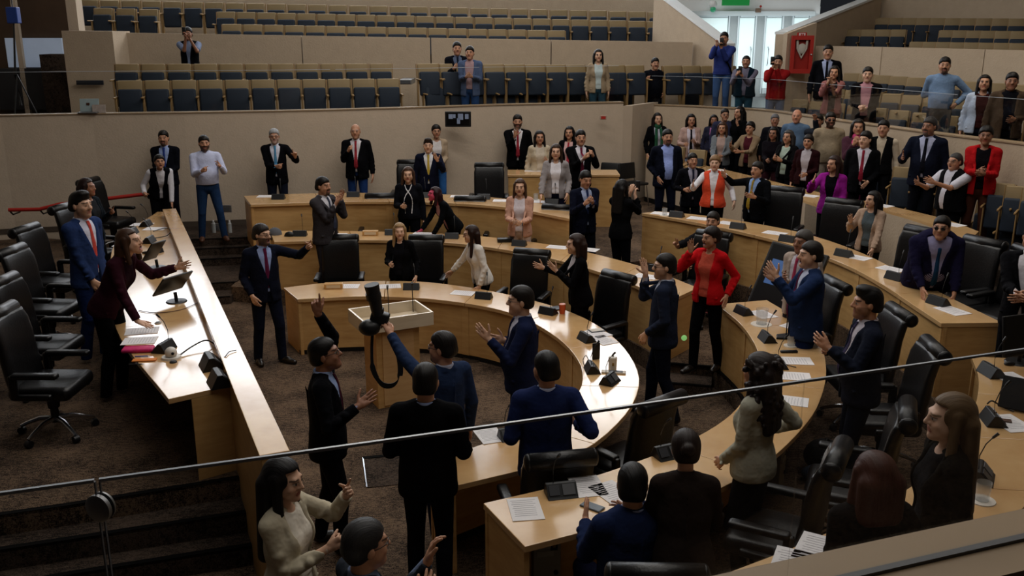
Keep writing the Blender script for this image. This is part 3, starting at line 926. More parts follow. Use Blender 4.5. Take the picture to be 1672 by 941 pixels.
# floors (not under the raised tiers)
floor = struct(slab('floor', [(-13, -1), (13, -1), (13, 26), (-13, 26)], -0.2, 0.0, M_carpet))
def tierpoly(lst): return [Vector(p) for p in lst]
bl = offset(resample(BL_i, 24), 0)[:]
br = resample(BR_i, 30)
c1, c2, c3 = resample(C1_i, 16), resample(C2_i, 20), resample(C3_i, 20)
# tier B: behind the inner face of ring B, with the aisle notch kept as a step
tb = [Vector((-4.30, 13.75))] + [p + Vector((0, 0)) for p in bl] + br + [Vector((0.0, 3.4)), Vector((9, 3.4)), Vector((12, 21)), Vector((-4.3, 21))]
tier_b = struct(slab('floor_tier', tb, 0.0, ZB, M_carpet))
tc = [Vector((-4.35, 14.95))] + c1 + c2 + c3 + [Vector((1.2, 2.6)), Vector((12, 2.6)), Vector((12.5, 21)), Vector((-4.35, 21))]
tier_c = struct(slab('floor_terrace', tc, ZB, ZC, M_carpet))
# step strips with dark nosings along the two tier edges at the aisle
def nosing(name, pts, z, w=.035, h=.018, m=None):
    A = [Vector(p) for p in pts]
    return struct(MB().strip(A, offset(A, w), z - h, z + .004).build(name, m or M_black))

ea, eb = Vector(bl[-1]), Vector(br[0])
en = Vector((-(eb - ea).y, (eb - ea).x)).normalized(); en = en if en.y < 0 else -en
st_ = [ea, eb, eb + en * .36, ea + en * .36]
struct(slab('stair_step', st_, 0, .12, M_carpet_d))
nosing('trim_nosing', [ea + en * .03, eb + en * .03], ZB); nosing('trim_nosing', [ea + en * .36, eb + en * .36], .12)
nosing('trim_nosing', [Vector(p) for p in br], ZB, .03, .03)
# platform and steps at the far left
px0 = -8.5
lev = [(P2([(300, 392), (404, 388)], .60), .60), (P2([(318, 407), (410, 403)], .48), .48), (P2([(326, 424), (412, 420)], .36), .36),
       (P2([(342, 463), (420, 459)], .24), .24), (P2([(352, 486), (410, 482)], .12), .12)]
for i, (e, z) in enumerate(lev):
    a, b = e
    d = (b - a).normalized()
    a2, b2 = a - d * 1.2, Vector((-4.28, a.y + d.y / max(.1, d.x) * (-4.28 - a.x)))
    if i == 4: b2 = b2 + d * 0.0
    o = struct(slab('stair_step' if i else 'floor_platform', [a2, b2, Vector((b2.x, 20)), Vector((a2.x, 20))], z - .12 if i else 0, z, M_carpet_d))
    nosing('trim_nosing', [a2, b2], z)

# dais of the rostrum with its stairs at the near end
zd = .50
n0 = P2([(-40, 848), (100, 828), (287, 798)], zd); n0e = at(405, 779, zd).to_2d()
n1 = P2([(-60, 908), (180, 872), (414, 836)], .335)
n2 = P2([(-60, 970), (127, 937), (424, 890)], .167)
rail_dir = (at(270, 345, 1.35) - at(447, 737, 1.35)).to_2d().normalized()
side = at(452, 740, 1.35).to_2d()
def on_side(y): return side + rail_dir * ((y - side.y) / rail_dir.y)
def dais(name, front, z0, z1):
    fr = [front[0] + (front[0] - front[1]).normalized() * 3] + front
    last = on_side(front[-1].y) - Vector((.03, 0))
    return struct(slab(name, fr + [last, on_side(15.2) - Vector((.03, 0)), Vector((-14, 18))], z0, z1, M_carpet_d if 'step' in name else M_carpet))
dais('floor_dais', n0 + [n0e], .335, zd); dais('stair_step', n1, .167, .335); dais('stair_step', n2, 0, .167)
for nn, z in ((n0 + [n0e], zd), (n1, .335), (n2, .167)):
    q = [nn[0] + (nn[0] - nn[1]).normalized() * 3] + nn
    nosing('trim_nosing', q, z, .05, .02)

# wall under the far balcony, corner return and the wall under the right balcony
GZ, GZR = 2.62, 2.50
farP = P2([(-140, 194), (0, 190), (150, 187), (300, 185), (450, 182.5), (560, 180), (700, 176), (820, 172), (920, 170), (1018, 168)], GZ)
cor = at(1060, 172, GZR).to_2d()
rgtP = spline(P2([(1060, 172), (1120, 174), (1180, 177), (1250, 181), (1340, 194), (1430, 206), (1540, 221), (1672, 237), (1800, 257)], GZR), 4)
back = lambda pts, d: offset(pts, d)
farP = [Vector(p) for p in farP]
struct(MB().strip(farP, offset(farP, .18), 0, GZ).build('wall_far', M_wall))
struct(MB().prism([farP[-1], cor, cor + Vector((.2, .1)), farP[-1] + Vector((.2, .1))], 0, GZR + .06).build('wall_return', M_wall))
struct(MB().strip(rgtP, offset(rgtP, .18), 0, GZR).build('wall_right', M_wall_r))
for (pp, z) in ((farP, GZ), (rgtP, GZR)):
    struct(MB().strip(offset(pp, -.015), offset(pp, .20), z, z + .02).build('trim_coping', M_caps))
# dado line on the far wall and its baseboard
struct(MB().strip(offset(farP, -.012), offset(farP, .0), ZC, ZC + .09).build('baseboard_far', mat('dark_skirting', '4a3f35', .7)))
# vertical seam of the wall by the screen
sm = at(771, 250, 1.9); q = atY(771, 250, farP[6].y)
# left wall of the hall with its lower lit return, far behind the rostrum
lw = [Vector((-13.5, 4.0)), Vector((-13.5, 24.0))]
struct(MB().strip(lw, offset(lw, .2), 0, 9).build('wall_left', M_wall))
nb = [Vector((-13.5, -1.2)), Vector((13.5, -1.2))]
struct(MB().strip(nb, offset(nb, .2), 0, 9).build('wall_near', mat('dark_rear_wall', '2a2421', .9, .1, var=.2)))
rw = [Vector((13.5, -1.0)), Vector((13.5, 27.0))]
struct(MB().strip(rw, offset(rw, -.2), 0, 9).build('wall_side', M_wall))

# balcony floors
GF, GFR = 2.05, 1.75
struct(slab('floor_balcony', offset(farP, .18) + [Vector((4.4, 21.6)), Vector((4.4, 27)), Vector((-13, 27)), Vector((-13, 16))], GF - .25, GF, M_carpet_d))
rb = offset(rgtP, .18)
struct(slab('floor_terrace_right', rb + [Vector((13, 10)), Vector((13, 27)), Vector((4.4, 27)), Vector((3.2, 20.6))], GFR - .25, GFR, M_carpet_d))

# parapet wall behind the far balcony seats, in three panels, and the stepped block at its left end
def wall_px(name, pts, m, th=.2, zb=GF, panel=None):      # pts: (px, py of the top, depth)
    T = [atY(*p) for p in pts]
    A = [t.to_2d() for t in T]
    return struct(MB().strip(A, offset(A, th), [zb] * len(A), [t.z for t in T]).build(name, m))
up_top = lambda x: 53 + (x - 180) * (69 - 53) / (1133 - 180)
seams = [182, 492, 703, 900, 1132]
for i in range(4):
    x0, x1 = seams[i] + 1, seams[i + 1] - 1
    wall_px('wall_panel', [(x, up_top(x), 20.3 + (x - 180) * .0011) for x in (x0, (x0 + x1) / 2, x1)], M_wall_r)
wall_px('wall_panel', [(100, 50, 19.6), (183, 51, 19.6)], M_wall_r, .9)
# upper tier terraces behind it
def terrace(pxs, z, d0, name='floor_tier_upper', zb=1.8):
    T = [atY(x, 60, y) for x, y in pxs]
    A = [Vector((t.x, t.y)) for t in T]
    return struct(MB().strip(A, offset(A, d0), zb, z).build(name, M_carpet_d))
terrace([(60, 20.75), (1132, 21.7)], 3.15, 1.1); terrace([(60, 21.85), (1132, 22.75)], 3.5, 1.1); terrace([(60, 22.95), (1120, 23.8)], 3.85, 2.5)
bwl = [Vector((-13.5, 25.4)), Vector((5.2, 25.4))]
struct(MB().strip(bwl, offset(bwl, .2), 0, 9).build('wall_back', M_wall_r))
# pier at the left of the upper seats, dark bay with a pale lit panel and a window slit
wall_px('wall_pier', [(99, -60, 20.6), (116, -60, 20.6)], M_wall, .3)
wall_px('wall_bay', [(-60, -60, 22.6), (100, -60, 22.6)], mat('dark_timber_wall', '4d3d30', .8, .2, var=.15, vscale=4), .2)
wn = MB(); a, b = atY(15, 110, 22.5), atY(101, 62, 22.5)
wn.box(((a.x + b.x) / 2, 22.5, (a.z + b.z) / 2), (b.x - a.x, .06, b.z - a.z))
wo = struct(wn.build('window_1', mat('lit_window_panel', 'aab4c4', .35, .5, emit='9fb0c8', estr=.22, var=.3, vscale=1.2)))
wall_px('trim_1', [(8, -60, 22.3), (16, -60, 22.3)], M_wall, .1)
struct(MB().box((atY(50, 150, 22.4).x, 22.35, 2.7), (1.9, .1, .95)).build('wall_bay_low', mat('dark_bay_panel', '14161c', .6)))

# entrance between the balconies: white wall, glazed doors, lobby floor
ED = 23.6
def rect(px0, py0, px1, py1, Y):
    a, b = atY(px0, py1, Y), atY(px1, py0, Y)
    return a.x, b.x, a.z, b.z
lob = slab('floor_lobby', [atY(1150, 160, 20.9).to_2d(), atY(1345, 160, 19.9).to_2d(), Vector((9.2, ED + 1)), Vector((3.9, ED + 1))], 2.15, 2.42, mat('grey_stone_floor', '77777a', .4, .5, var=.1, vscale=5))
struct(lob)
x0, x1, z0, z1 = rect(1080, -60, 1345, 22, ED); struct(MB().box(((x0 + x1) / 2, ED + .1, (z0 + z1) / 2 + .4), (x1 - x0, .2, z1 - z0 + .8)).build('wall_entrance', M_white))
x0, x1, z0, z1 = rect(1075, 24, 1345, 160, ED)
struct(MB().box(((x0 + x1) / 2, ED + .35, 3.4), (x1 - x0, .1, 2.4)).build('wall_lobby', M_white))
M_alu = mat('white_aluminium', 'b9c2c4', .4, .5, var=.03)
for i, (a, b) in enumerate(((1112, 1192), (1197, 1236), (1240, 1280), (1284, 1324))):
    x0, x1, z0, z1 = rect(a, 26, b, 153, ED)
    e = MB(); fw = .034
    e.box((x0 + fw / 2, ED, (z0 + z1) / 2), (fw, .09, z1 - z0), bev=.006).box((x1 - fw / 2, ED, (z0 + z1) / 2), (fw, .09, z1 - z0), bev=.006)
    e.box(((x0 + x1) / 2, ED, z1 - fw / 2), (x1 - x0 - .1, .09, fw), bev=.006).box(((x0 + x1) / 2, ED, z0 + .07), (x1 - x0 - .1, .09, .14), bev=.006)
    d = struct(e.build('door_%d' % (i + 1), M_alu))
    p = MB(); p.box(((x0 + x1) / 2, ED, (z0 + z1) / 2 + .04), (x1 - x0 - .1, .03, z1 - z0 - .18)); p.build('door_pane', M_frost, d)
    if i in (1, 2):
        h = MB(); xx = x1 - .12 if i == 1 else x0 + .12
        h.tube([(xx, ED - .05, 3.2), (xx, ED - .11, 3.24), (xx, ED - .11, 3.6), (xx, ED - .05, 3.64)], .014, 8); h.build('door_handle', M_chrome, d, True)
x0, x1, z0, z1 = rect(1105, 18, 1330, 26, ED); struct(MB().box(((x0 + x1) / 2, ED - .02, (z0 + z1) / 2), (x1 - x0, .16, z1 - z0), bev=.01).build('trim_2', M_alu))
# sloping stair walls on both sides of the entrance (they rise towards the upper tiers)
def slope_wall(name, pa, pb, ya, yb, zb, th=.25):
    A3, B3 = atY(*pa, ya), atY(*pb, yb)
    A = [A3.to_2d(), B3.to_2d()]
    o = struct(MB().strip(A, offset(A, th), [zb, zb], [A3.z, B3.z]).build(name, M_wall_r))
    struct(MB().strip(offset(A, -.02), offset(A, th + .02), [A3.z, B3.z], [A3.z + .05, B3.z + .05]).build('trim_coping', M_white))
slope_wall('wall_stair_left', (1068, -12), (1183, 75), 23.2, 20.4, 1.9)
slope_wall('wall_stair_right', (1284, 56), (1440, -6), 20.2, 23.4, 1.8)
# right balcony: wall with the hose cabinet, seat-back wall, upper terraces
wall_px('wall_cabinet', [(1286, 55, 20.0), (1334, 37, 20.35)], M_wall_r, .12, 1.8)
RB = [(1332, 75, 20.3), (1440, 77, 18.6), (1608, 81, 16.8), (1800, 86, 14.8)]
wall_px('wall_panel', RB[:2], M_wall_r, .2, 1.6); 
wall_px('wall_panel', [(1441, 77, 18.6)] + RB[2:3], M_wall_r, .2, 1.6); wall_px('wall_panel', [(1609, 81, 16.8)] + RB[3:], M_wall_r, .2, 1.6)
def terrace_r(p, z, d0):
    T = [atY(x, 60, y) for x, y in p]; A = [Vector((t.x, t.y)) for t in T]
    struct(MB().strip(A, offset(A, d0), 1.5, z).build('floor_tier_upper', M_carpet_d))
terrace_r([(1340, 20.7), (1800, 15.2)], 2.9, 1.2); terrace_r([(1340, 22.0), (1800, 16.4)], 3.2, 1.2); terrace_r([(1380, 22.9), (1800, 17.6)], 3.45, 4)
terrace_r([(1325, 18.6), (1800, 12.9)], 2.05, .95); terrace_r([(1330, 19.6), (1800, 13.8)], 2.35, .9)
rwl = [atY(1433, 0, 23.6).to_2d(), Vector((13.4, 17.5))]
struct(MB().strip(rwl, offset(rwl, .2), 1, 9).build('wall_right_upper', M_wall_r))

# low desk wall of the visitors' seats on the right, and the seating terraces behind it
VT = 1.50
V1_o = spline(P2([(1058, 252), (1112, 262), (1170, 274), (1230, 288), (1290, 303), (1345, 316)], VT)); V1_i = spline(P2([(1055, 258), (1112, 270), (1170, 284), (1230, 300), (1285, 318), (1340, 337)], VT))
V2_o = spline(P2([(1400, 326), (1450, 336), (1500, 347), (1550, 360), (1598, 378)], VT)); V2_i = spline(P2([(1397, 333), (1450, 345), (1495, 358), (1540, 374), (1580, 396)], VT))
def visitor_desk(o_, i_, label):
    o_, i_ = resample(o_, 14), resample(i_, 14)
    t = thing('visitor_desk', (i_[0].x, i_[0].y, ZC), label, 'desk')
    off = Vector((-i_[0].x, -i_[0].y))
    O, I = [p + off for p in o_], [p + off for p in i_]
    MB().strip(O, I, VT - ZC - .035, VT - ZC).build('worktop', M_wtop, t)
    J = offset(I, .02)
    MB().strip(I, J, 0, VT - ZC - .035).build('front_panel', M_wall_r, t)
    MB().prism([I[-1], O[-1], O[-2], I[-2]], 0, VT - ZC - .035).build('end_panel', M_wall_r, t)
    MB().strip(offset(I, -.012), offset(I, .004), 0, .1).build('kickboard', M_blackp, t)
visitor_desk(V1_o, V1_i, 'long beige fronted visitor desk behind the woman in the orange vest')
visitor_desk(V2_o, V2_i, 'short beige fronted visitor desk behind the woman in the tan blazer')
ter = [P2([(1052, 252), (1112, 262), (1170, 274), (1230, 288), (1290, 303), (1345, 316)], VT), P2([(1400, 326), (1450, 336), (1500, 347), (1550, 360), (1650, 400)], VT)]
allv = [p for q in ter for p in q]
rin = [p for p in rgtP]
def between(f, z0, z1, name):
    A = resample([Vector(p) for p in allv], 24); B = resample(rin, 24)
    E = [a.lerp(b, f) for a, b in zip(A, B)]
    return struct(MB().strip(E, B, z0, z1).build(name, M_carpet_d))
between(.02, ZC, .70, 'floor_visitors'); between(.42, .70, .93, 'floor_visitors_rear')

# ceiling, lamps
struct(slab('ceiling', [(-13.6, -1.3), (13.6, -1.3), (13.6, 27), (-13.6, 27)], 9.0, 9.2, M_white))
# ------------------------------------------------------------------ desks
def lerpv(a, b, t): return a + (b - a) * t
def ring_desk(o_, i_, zt, zf, label, nseg, plinth=0.0):
    n = nseg * 6 + 1
    o_, i_ = resample(o_, n), resample(i_, n)
    c = i_[n // 2]
    t = thing('curved_desk', (c.x, c.y, zf), label, 'desk', 'curved rows of delegate desks')
    O, I = [p - c for p in o_], [p - c for p in i_]
    H = zt - zf
    mix = lambda f: [lerpv(a, b, f) for a, b in zip(I, O)]
    f0, f1 = mix(.05), mix(.105)
    g0, g1 = mix(.035), mix(.06)
    for k in range(nseg):
        a, b = k * 6, k * 6 + 7
        e = .003
        def sh(L):
            L = list(L[a:b]); L[0] = lerpv(L[0], L[1], .03 if k else 0); return L
        MB().strip(sh(O), sh(I), H - .045, H).build('worktop', M_wtop, t, bevel=.004)
        MB().strip(sh(f0), sh(f1), plinth, H - .045).build('front_panel', M_wood, t)
        if k:
            d = (I[a + 1] - I[a]).normalized() * .05
            MB().prism([g0[a] - d, g0[a] + d, g1[a] + d, g1[a] - d], plinth, H - .05).build('pilaster', M_wood, t)
    if plinth > 0: MB().strip(mix(.06), mix(.12), 0, plinth).build('kickboard', M_blackp, t)
    for a, b in ((0, 1), (n - 1, n - 2)):
        d = (lerpv(I[b], O[b], .5) - lerpv(I[a], O[a], .5)).normalized() * .04
        p0, p1 = lerpv(I[a], O[a], .02) + d * .15, lerpv(I[a], O[a], .96) + d * .15
        MB().prism([p0, p1, p1 + d, p0 + d], 0, H - .045).build('end_panel', M_wood, t, bevel=.003)
    return t
ring_desk(A_o, A_i, TA, ZA, 'innermost curved maple desk around the carpeted floor and the lectern', 7, .06)
ring_desk(BL_o, BL_i, TB, ZB, 'second curved maple desk row, left stretch behind the blonde woman', 6)
ring_desk(BR_o, BR_i, TB, ZB, 'second curved maple desk row, right stretch where the red jacket woman leans', 7)
ring_desk(C1_o, C1_i, TC, ZC, 'rear curved maple desk along the wall below the small screen', 5)
ring_desk(C2_o, C2_i, TC, ZC, 'rear curved maple desk on the right, behind the large dark monitor', 6, .0)
ring_desk(C3_o, C3_i, TC, ZC, 'curved maple desk at the right edge beside the blonde woman in black', 5)

# the side desk behind the third row, with papers
sd0, sd1, sd2 = at(829, 276, 1.55), at(960, 282, 1.55), at(827, 284, 1.55)
t = thing('side_desk', (sd0.x, sd0.y - .4, ZC), 'small maple side desk in front of the man with raised palm', 'desk')
MB().box((1.0, 0, .93), (2.0, .62, .04), bev=.004).build('worktop', M_wtop, t)
MB().box((1.0, -.28, .455), (1.94, .03, .91)).build('front_panel', M_wood, t)
for x in (.03, 1.97): MB().box((x, 0, .455), (.035, .58, .91)).build('end_panel', M_wood, t)

# rostrum: desk, end panels, low parapet with a pale cap
r0, r1 = at(257, 346, 1.25).to_2d(), at(275, 652, 1.25).to_2d()
q0, q1 = at(283, 346, 1.25).to_2d(), at(386, 627, 1.25).to_2d()
m0 = at(190, 393, 1.25).to_2d(); m1 = at(181, 470, 1.25).to_2d(); m2 = at(193, 545, 1.25).to_2d()
t = thing('rostrum_desk', (q1.x, q1.y, zd), 'long maple rostrum desk on the dais with a pale capped parapet', 'desk')
L = lambda p: p - q1
RO = resample(spline([r0, m0, m1, m2, r1]), 25); RI = resample([q0, q1], 25)
RD = (q1 - q0).normalized(); RN = Vector((-RD.y, RD.x))          # RN points away from the seats
if RN.x < 0: RN = -RN
for k in range(4):
    a, b = k * 6, k * 6 + 7
    MB().strip([L(p) for p in RO[a:b]], [L(p) for p in RI[a:b]], .705, .75).build('worktop', M_wtop, t, bevel=.004)
def epan(f, sgn):
    A, B = L(lerpv(RO[f], RI[f], .32)), L(RI[f]); d = RD * .04 * sgn
    MB().prism([A, B, B + d, A + d], 0, .705).build('end_panel', M_wood, t, bevel=.003)
epan(24, -1); epan(0, 1); epan(12, 1)
A, B = L(q0), L(q1)
MB().prism([A - RN * .25, B - RN * .25, B - RN * .22, A - RN * .22], 0, .705).build('modesty_panel', M_wood, t)
p0, p1 = at(277, 343, 1.36).to_2d(), at(448, 739, 1.36).to_2d()
PD = (p1 - p0).normalized(); PN = Vector((-PD.y, PD.x)); PN = PN if PN.x > 0 else -PN
p0 = p0 - PD * .1
hw = .085
bm_ = [L(p0) - PN * hw, L(p1) - PN * hw, L(p1) + PN * hw, L(p0) + PN * hw]
MB().prism(bm_, -zd, 1.36 - zd - .03).build('parapet', M_wood, t, bevel=.003)
cp = [L(p0) - PN * (hw + .012), L(p1) - PN * (hw + .012) + PD * .01, L(p1) + PN * (hw + .012) + PD * .01, L(p0) + PN * (hw + .012)]
MB().prism(cp, 1.36 - zd - .03, 1.36 - zd).build('cap', M_wtop, t, bevel=.004)

# lectern on the floor in the middle
la = at(640, 560, 1.05)
lc = at(640, 660, 0)
t = thing('lectern', (lc.x, lc.y + .15, 0), 'pale wooden lectern with a white tray top in the middle of the floor', 'lectern', rz=R(27))
MB().box((0, 0, .45), (.50, .42, .90), bev=.004).build('pedestal', M_wood, t)
MB().box((0, -.215, .45), (.36, .012, .84)).build('front_panel', M_wtop, t)
MB().box((0, 0, .91), (.80, .54, .03), bev=.003).build('tray', M_wpale, t)
for s_ in (-1, 1): MB().box((0, s_ * .26, .97), (.80, .022, .15), bev=.003).build('tray_side', M_wpale, t)
for s_ in (-1, 1): MB().box((s_ * .39, 0, .97), (.022, .50, .15), bev=.003).build('tray_side', M_wpale, t)
for x in (.05, .34):
    g = MB(); g.tube([(x, .2, .92), (x, .2, 1.10), (x - .02, .16, 1.25)], .005, 6); g.build('gooseneck', M_blackp, t, True)
    g = MB(); g.cone((x - .02, .16, 1.24), (x - .03, .13, 1.29), .010, .013, 10); g.build('microphone', M_blackp, t, True)
MB().box((.1, 0, .93), (.30, .21, .006), Matrix.Rotation(.1, 3, 'Z')).build('paper', M_paper, t)

# ------------------------------------------------------------------ office chairs
def make_chair(label, loc, rz, high=True):
    t = thing('office_chair', loc, label, 'chair', 'black leather delegate chairs', rz)
    M = M_leather
    s_ = MB()
    s_.box((0, -.01, .47), (.54, .54, .13), bev=.055, seg=4); s_.build('seat', M, t, 'all')
    # backrest: curved slab with a rolled headrest (faces -Y)
    prof = [(.235, .46, .05), (.262, .60, .055), (.285, .76, .052), (.30, .92, .05), (.325, 1.04, .05), (.345, 1.105, .05), (.352, 1.125, .045)]
    b = bmesh.new(); rings = []
    for (y, z, th) in prof:
        w = .265 if z < 1.1 else .25
        ring = []
        for k in range(20):
            a = 2 * math.pi * k / 20
            cx, cy = math.cos(a), math.sin(a)
            X = w * (abs(cx) ** .35) * (1 if cx > 0 else -1)
            ring.append(b.verts.new((X, y - .05 * (X / .27) ** 2 + th * (abs(cy) ** .7) * (1 if cy > 0 else -1), z)))
        rings.append(ring)
    for p, q in zip(rings[:-1], rings[1:]):
        for k in range(20): b.faces.new((p[k], p[(k + 1) % 20], q[(k + 1) % 20], q[k]))
    b.faces.new(rings[0][::-1]); b.faces.new(rings[-1])
    x = MB(); x.bm.free(); x.bm = b
    x.cone((-.235, .365, 1.13), (.235, .365, 1.13), .066, .066, 20)
    for e in (-1, 1): x.ball((e * .235, .365, 1.13), .066, 16, (.5, 1, 1))
    x.build('backrest', M, t, 'all')
    for e in (-1, 1):
        a = MB(); a.box((e * .305, -.03, .665), (.085, .40, .05), bev=.022, seg=3)
        a.box((e * .305, .16, .56), (.05, .07, .22), bev=.015).box((e * .300, .02, .47), (.05, .34, .05), bev=.015)
        a.build('armrest', M, t, 'all')
    g = MB(); g.cone((0, 0, .12), (0, 0, .40), .038, .030, 16); g.cone((0, 0, .26), (0, 0, .41), .05, .06, 16); g.build('gas_lift', M_blackp, t, True)
    for k in range(5):
        a = 2 * math.pi * k / 5 + .3
        dx, dy = math.cos(a), math.sin(a)
        g = MB(); g.tube([(dx * .03, dy * .03, .155), (dx * .14, dy * .14, .150), (dx * .26, dy * .26, .105), (dx * .32, dy * .32, .075)], [.026, .022, .018, .016], 8)
        leg = g.build('base_leg', M_chrome, t, True)
        w = MB(); w.cone((dx * .32 - dy * .024, dy * .32 + dx * .024, .033), (dx * .32 + dy * .024, dy * .32 - dx * .024, .033), .033, .033, 14)
        w.build('castor', M_blackp, leg, True)
    return t
chair0 = None
def chair(px, py, zf, face, label, zc=1.19, beh=None):
    """px,py: pixel of the middle of the top roll of the backrest; face: yaw the seat looks to (0 = towards the camera)"""
    global chair0
    yr = R(face)
    T = at(px, py, zf + zc)
    off = Vector((-math.sin(yr), math.cos(yr))) * .39       # backrest lies behind the seat centre
    if beh is not None:
        yd = col_y(beh, px, py)
        if yd and T.y - off.y < yd + .62:
            T = atY(px, py, yd + .62 + off.y)
    loc = Vector((T.x - off.x, T.y - off.y, zf))
    if chair0 is None:
        chair0 = make_chair(label, loc, yr); return chair0
    return clone(chair0, loc, yr, label)
# ------------------------------------------------------------------ chairs in place
for (x, y, f, lab) in [
    (98, 333, 80, 'black leather chair behind the man in the blue suit on the dais'),
    (36, 368, 82, 'black leather chair on the dais, below the red handrail'),
    (12, 403, 85, 'black leather chair on the dais, second nearest pair, farther one'),
    (-4, 452, 88, 'black leather chair on the dais, between its two neighbours at the photo edge'),
    (-8, 502, 90, 'black leather chair on the dais, nearest one with a chrome star base'),
    (141, 291, 78, 'black leather chair on the dais behind the woman in dark tweed')]:
    chair(x, y, zd, f, lab)
for (x, y, z, f, lab) in [
    (557, 403, 0, 5, 'empty black chair left of the blonde woman in black'),
    (697, 399, 0, -5, 'black chair with its back to the desk, right of the blonde woman'),
    (870, 411, 0, -20, 'empty black chair right of the woman in the white jacket'),
    (1013, 444, 0, -48, 'empty black chair right of the woman in the black trouser suit'),
    (1087, 649, 0, -140, 'black chair at the outer right of the innermost desk, back to the camera'),
    (918, 741, 0, -168, 'black chair beside the man in blue seen from behind'),
    (622, 327, ZB, 4, 'empty black chair left of the woman with white piping'),
    (768, 335, ZB, -4, 'empty black chair right of the leaning woman in red light'),
    (912, 341, ZB, -16, 'black chair left of the young man in dark navy'),
    (1168, 377, ZB, -38, 'black chair of the seated man making a V sign'),
    (1370, 456, ZB, -80, 'black chair behind the man in bright blue gesturing left'),
    (1476, 503, ZB, -88, 'black chair behind the bearded man in dark grey'),
    (1533, 560, ZB, -95, 'black chair at the end of the rear maple desk'),
    (1376, 735, ZB, -118, 'large black armchair in front of the woman in the pale blazer'),
    (1490, 665, ZB, -112, 'large black armchair left of the blonde woman in black'),
    (1075, 928, ZB, 178, 'black chair at the bottom edge behind the man in royal blue'),
    (672, 268, ZC, 2, 'black chair left of the man with the yellow tie'),
    (799, 272, ZC, 0, 'empty black chair below the wall screen, beside the side desk'),
    (1285, 318, ZC, -30, 'black chair right of the pointing man with the mustard tie'),
    (1378, 350, ZC, -38, 'dark blue black chair left of the woman in the tan blazer'),
    (1513, 377, ZC, -55, 'black chair left of the large man in the purple navy suit'),
    (1612, 388, ZC, -62, 'black chair right of the large man in the purple navy suit'),
    (1692, 404, ZC, -70, 'black chair at the right edge of the photo')]:
    chair(x, y, z, f, lab, beh=C2_o if z == ZC and x > 1000 else C1_o if z == ZC else BL_o if z == ZB and y < 380 else A_o if z == 0 and y < 450 else None)

# two small stacking chairs by the wall corner
def side_chair(px, py, lab, rz, first=[]):
    T = at(px, py, ZC + .84)
    if first: return clone(first[0], (T.x, T.y, ZC), R(rz), lab)
    t = thing('stacking_chair', (T.x, T.y, ZC), lab, 'chair', 'stacking chairs in the wall corner', R(rz)); first.append(t)
    MB().box((0, 0, .45), (.44, .42, .05), bev=.02, seg=3).build('seat', M_blackp, t, True)
    MB().box((0, .215, .68), (.42, .04, .32), Matrix.Rotation(-.15, 3, 'X'), bev=.018, seg=3).build('backrest', M_blackp, t, True)
    for x in (-1, 1):
        for y in (-1, 1):
            MB().tube([(x * .19, y * .17, .43), (x * .22, y * .22, 0)], .011, 8).build('leg', M_chrome, t, True)
    for x in (-1, 1): MB().tube([(x * .19, .18, .44), (x * .19, .23, .60)], .011, 8).build('back_support', M_chrome, t, True)
side_chair(1036, 268, 'small black stacking chair by the wall corner', 35); side_chair(993, 268, 'small black stacking chair partly hidden by the man clasping his hands', -20)

# ------------------------------------------------------------------ auditorium seats
def make_seat(loc, rz, label, group):
    t = thing('auditorium_seat', loc, label, 'seat', group, rz)
    b = MB(); b.box((0, .16, .74), (.425, .06, .40), Matrix.Rotation(-.20, 3, 'X'), bev=.022, seg=3); b.build('backrest', M_seat_tan, t, True)
    b = MB(); b.box((0, .12, .745), (.39, .015, .05), Matrix.Rotation(-.20, 3, 'X'), bev=.006); b.build('lower_back', M_seat_navy, t, True)
    c = MB(); c.box((0, .05, .555), (.405, .10, .465), Matrix.Rotation(-.12, 3, 'X'), bev=.035, seg=3); c.build('seat_cushion', M_seat_navy, t, True)
    for e in (-1, 1):
        a = MB(); a.box((e * .238, .06, .33), (.028, .10, .66), bev=.01).box((e * .238, -.02, .645), (.040, .34, .03), bev=.012).box((e * .238, .1, .02), (.04, .26, .04)).box((e * .226, .185, .70), (.016, .05, .46), Matrix.Rotation(-.2, 3, 'X'))
        a.build('armrest', M_seat_wood, t, True)
    return t
seat0 = None
SEATN = [0]
def seat_row(p, q, n, label, group, drop=.94, turn=1.0, skip=(), sx=1.0):
    """p, q: 3-D points of the top of the first and last backrest; seats face the left-hand normal towards the chamber"""
    global seat0
    p, q = Vector(p), Vector(q)
    d = (q - p); face = math.atan2(d.y, d.x) * turn
    for k in range(n):
        if k in skip: continue
        T = p.lerp(q, k / max(1, n - 1))
        loc = (T.x, T.y, T.z - drop)
        lab = label % ORD[k]
        if seat0 is None: seat0 = make_seat(loc, face, lab, group)
        else: clone(seat0, loc, face, lab, group, scale=(sx, 1, 1))
FB = 'tan folding seat, %s from left, '
g1 = 'folding seats of the far balcony'
# far balcony, two lower rows
seat_row(at(209, 132, 3.15), at(635, 129, 3.13), 11, FB + 'front row left block, far balcony', g1)
seat_row(at(711, 128, 3.12), at(1005, 130, 3.02), 9, FB + 'front row right block, far balcony', g1)
seat_row(at(203, 104.5, 3.42), at(622, 104, 3.40), 11, FB + 'second row left block, far balcony', g1)
seat_row(at(702, 104, 3.40), at(1195, 108, 3.28), 16, FB + 'second row right block, far balcony', g1, skip=(11,))
seat_row(at(1020, 131, 3.0), at(1166, 132, 2.95), 5, FB + 'front row end block, far balcony', g1, skip=(1, 2))
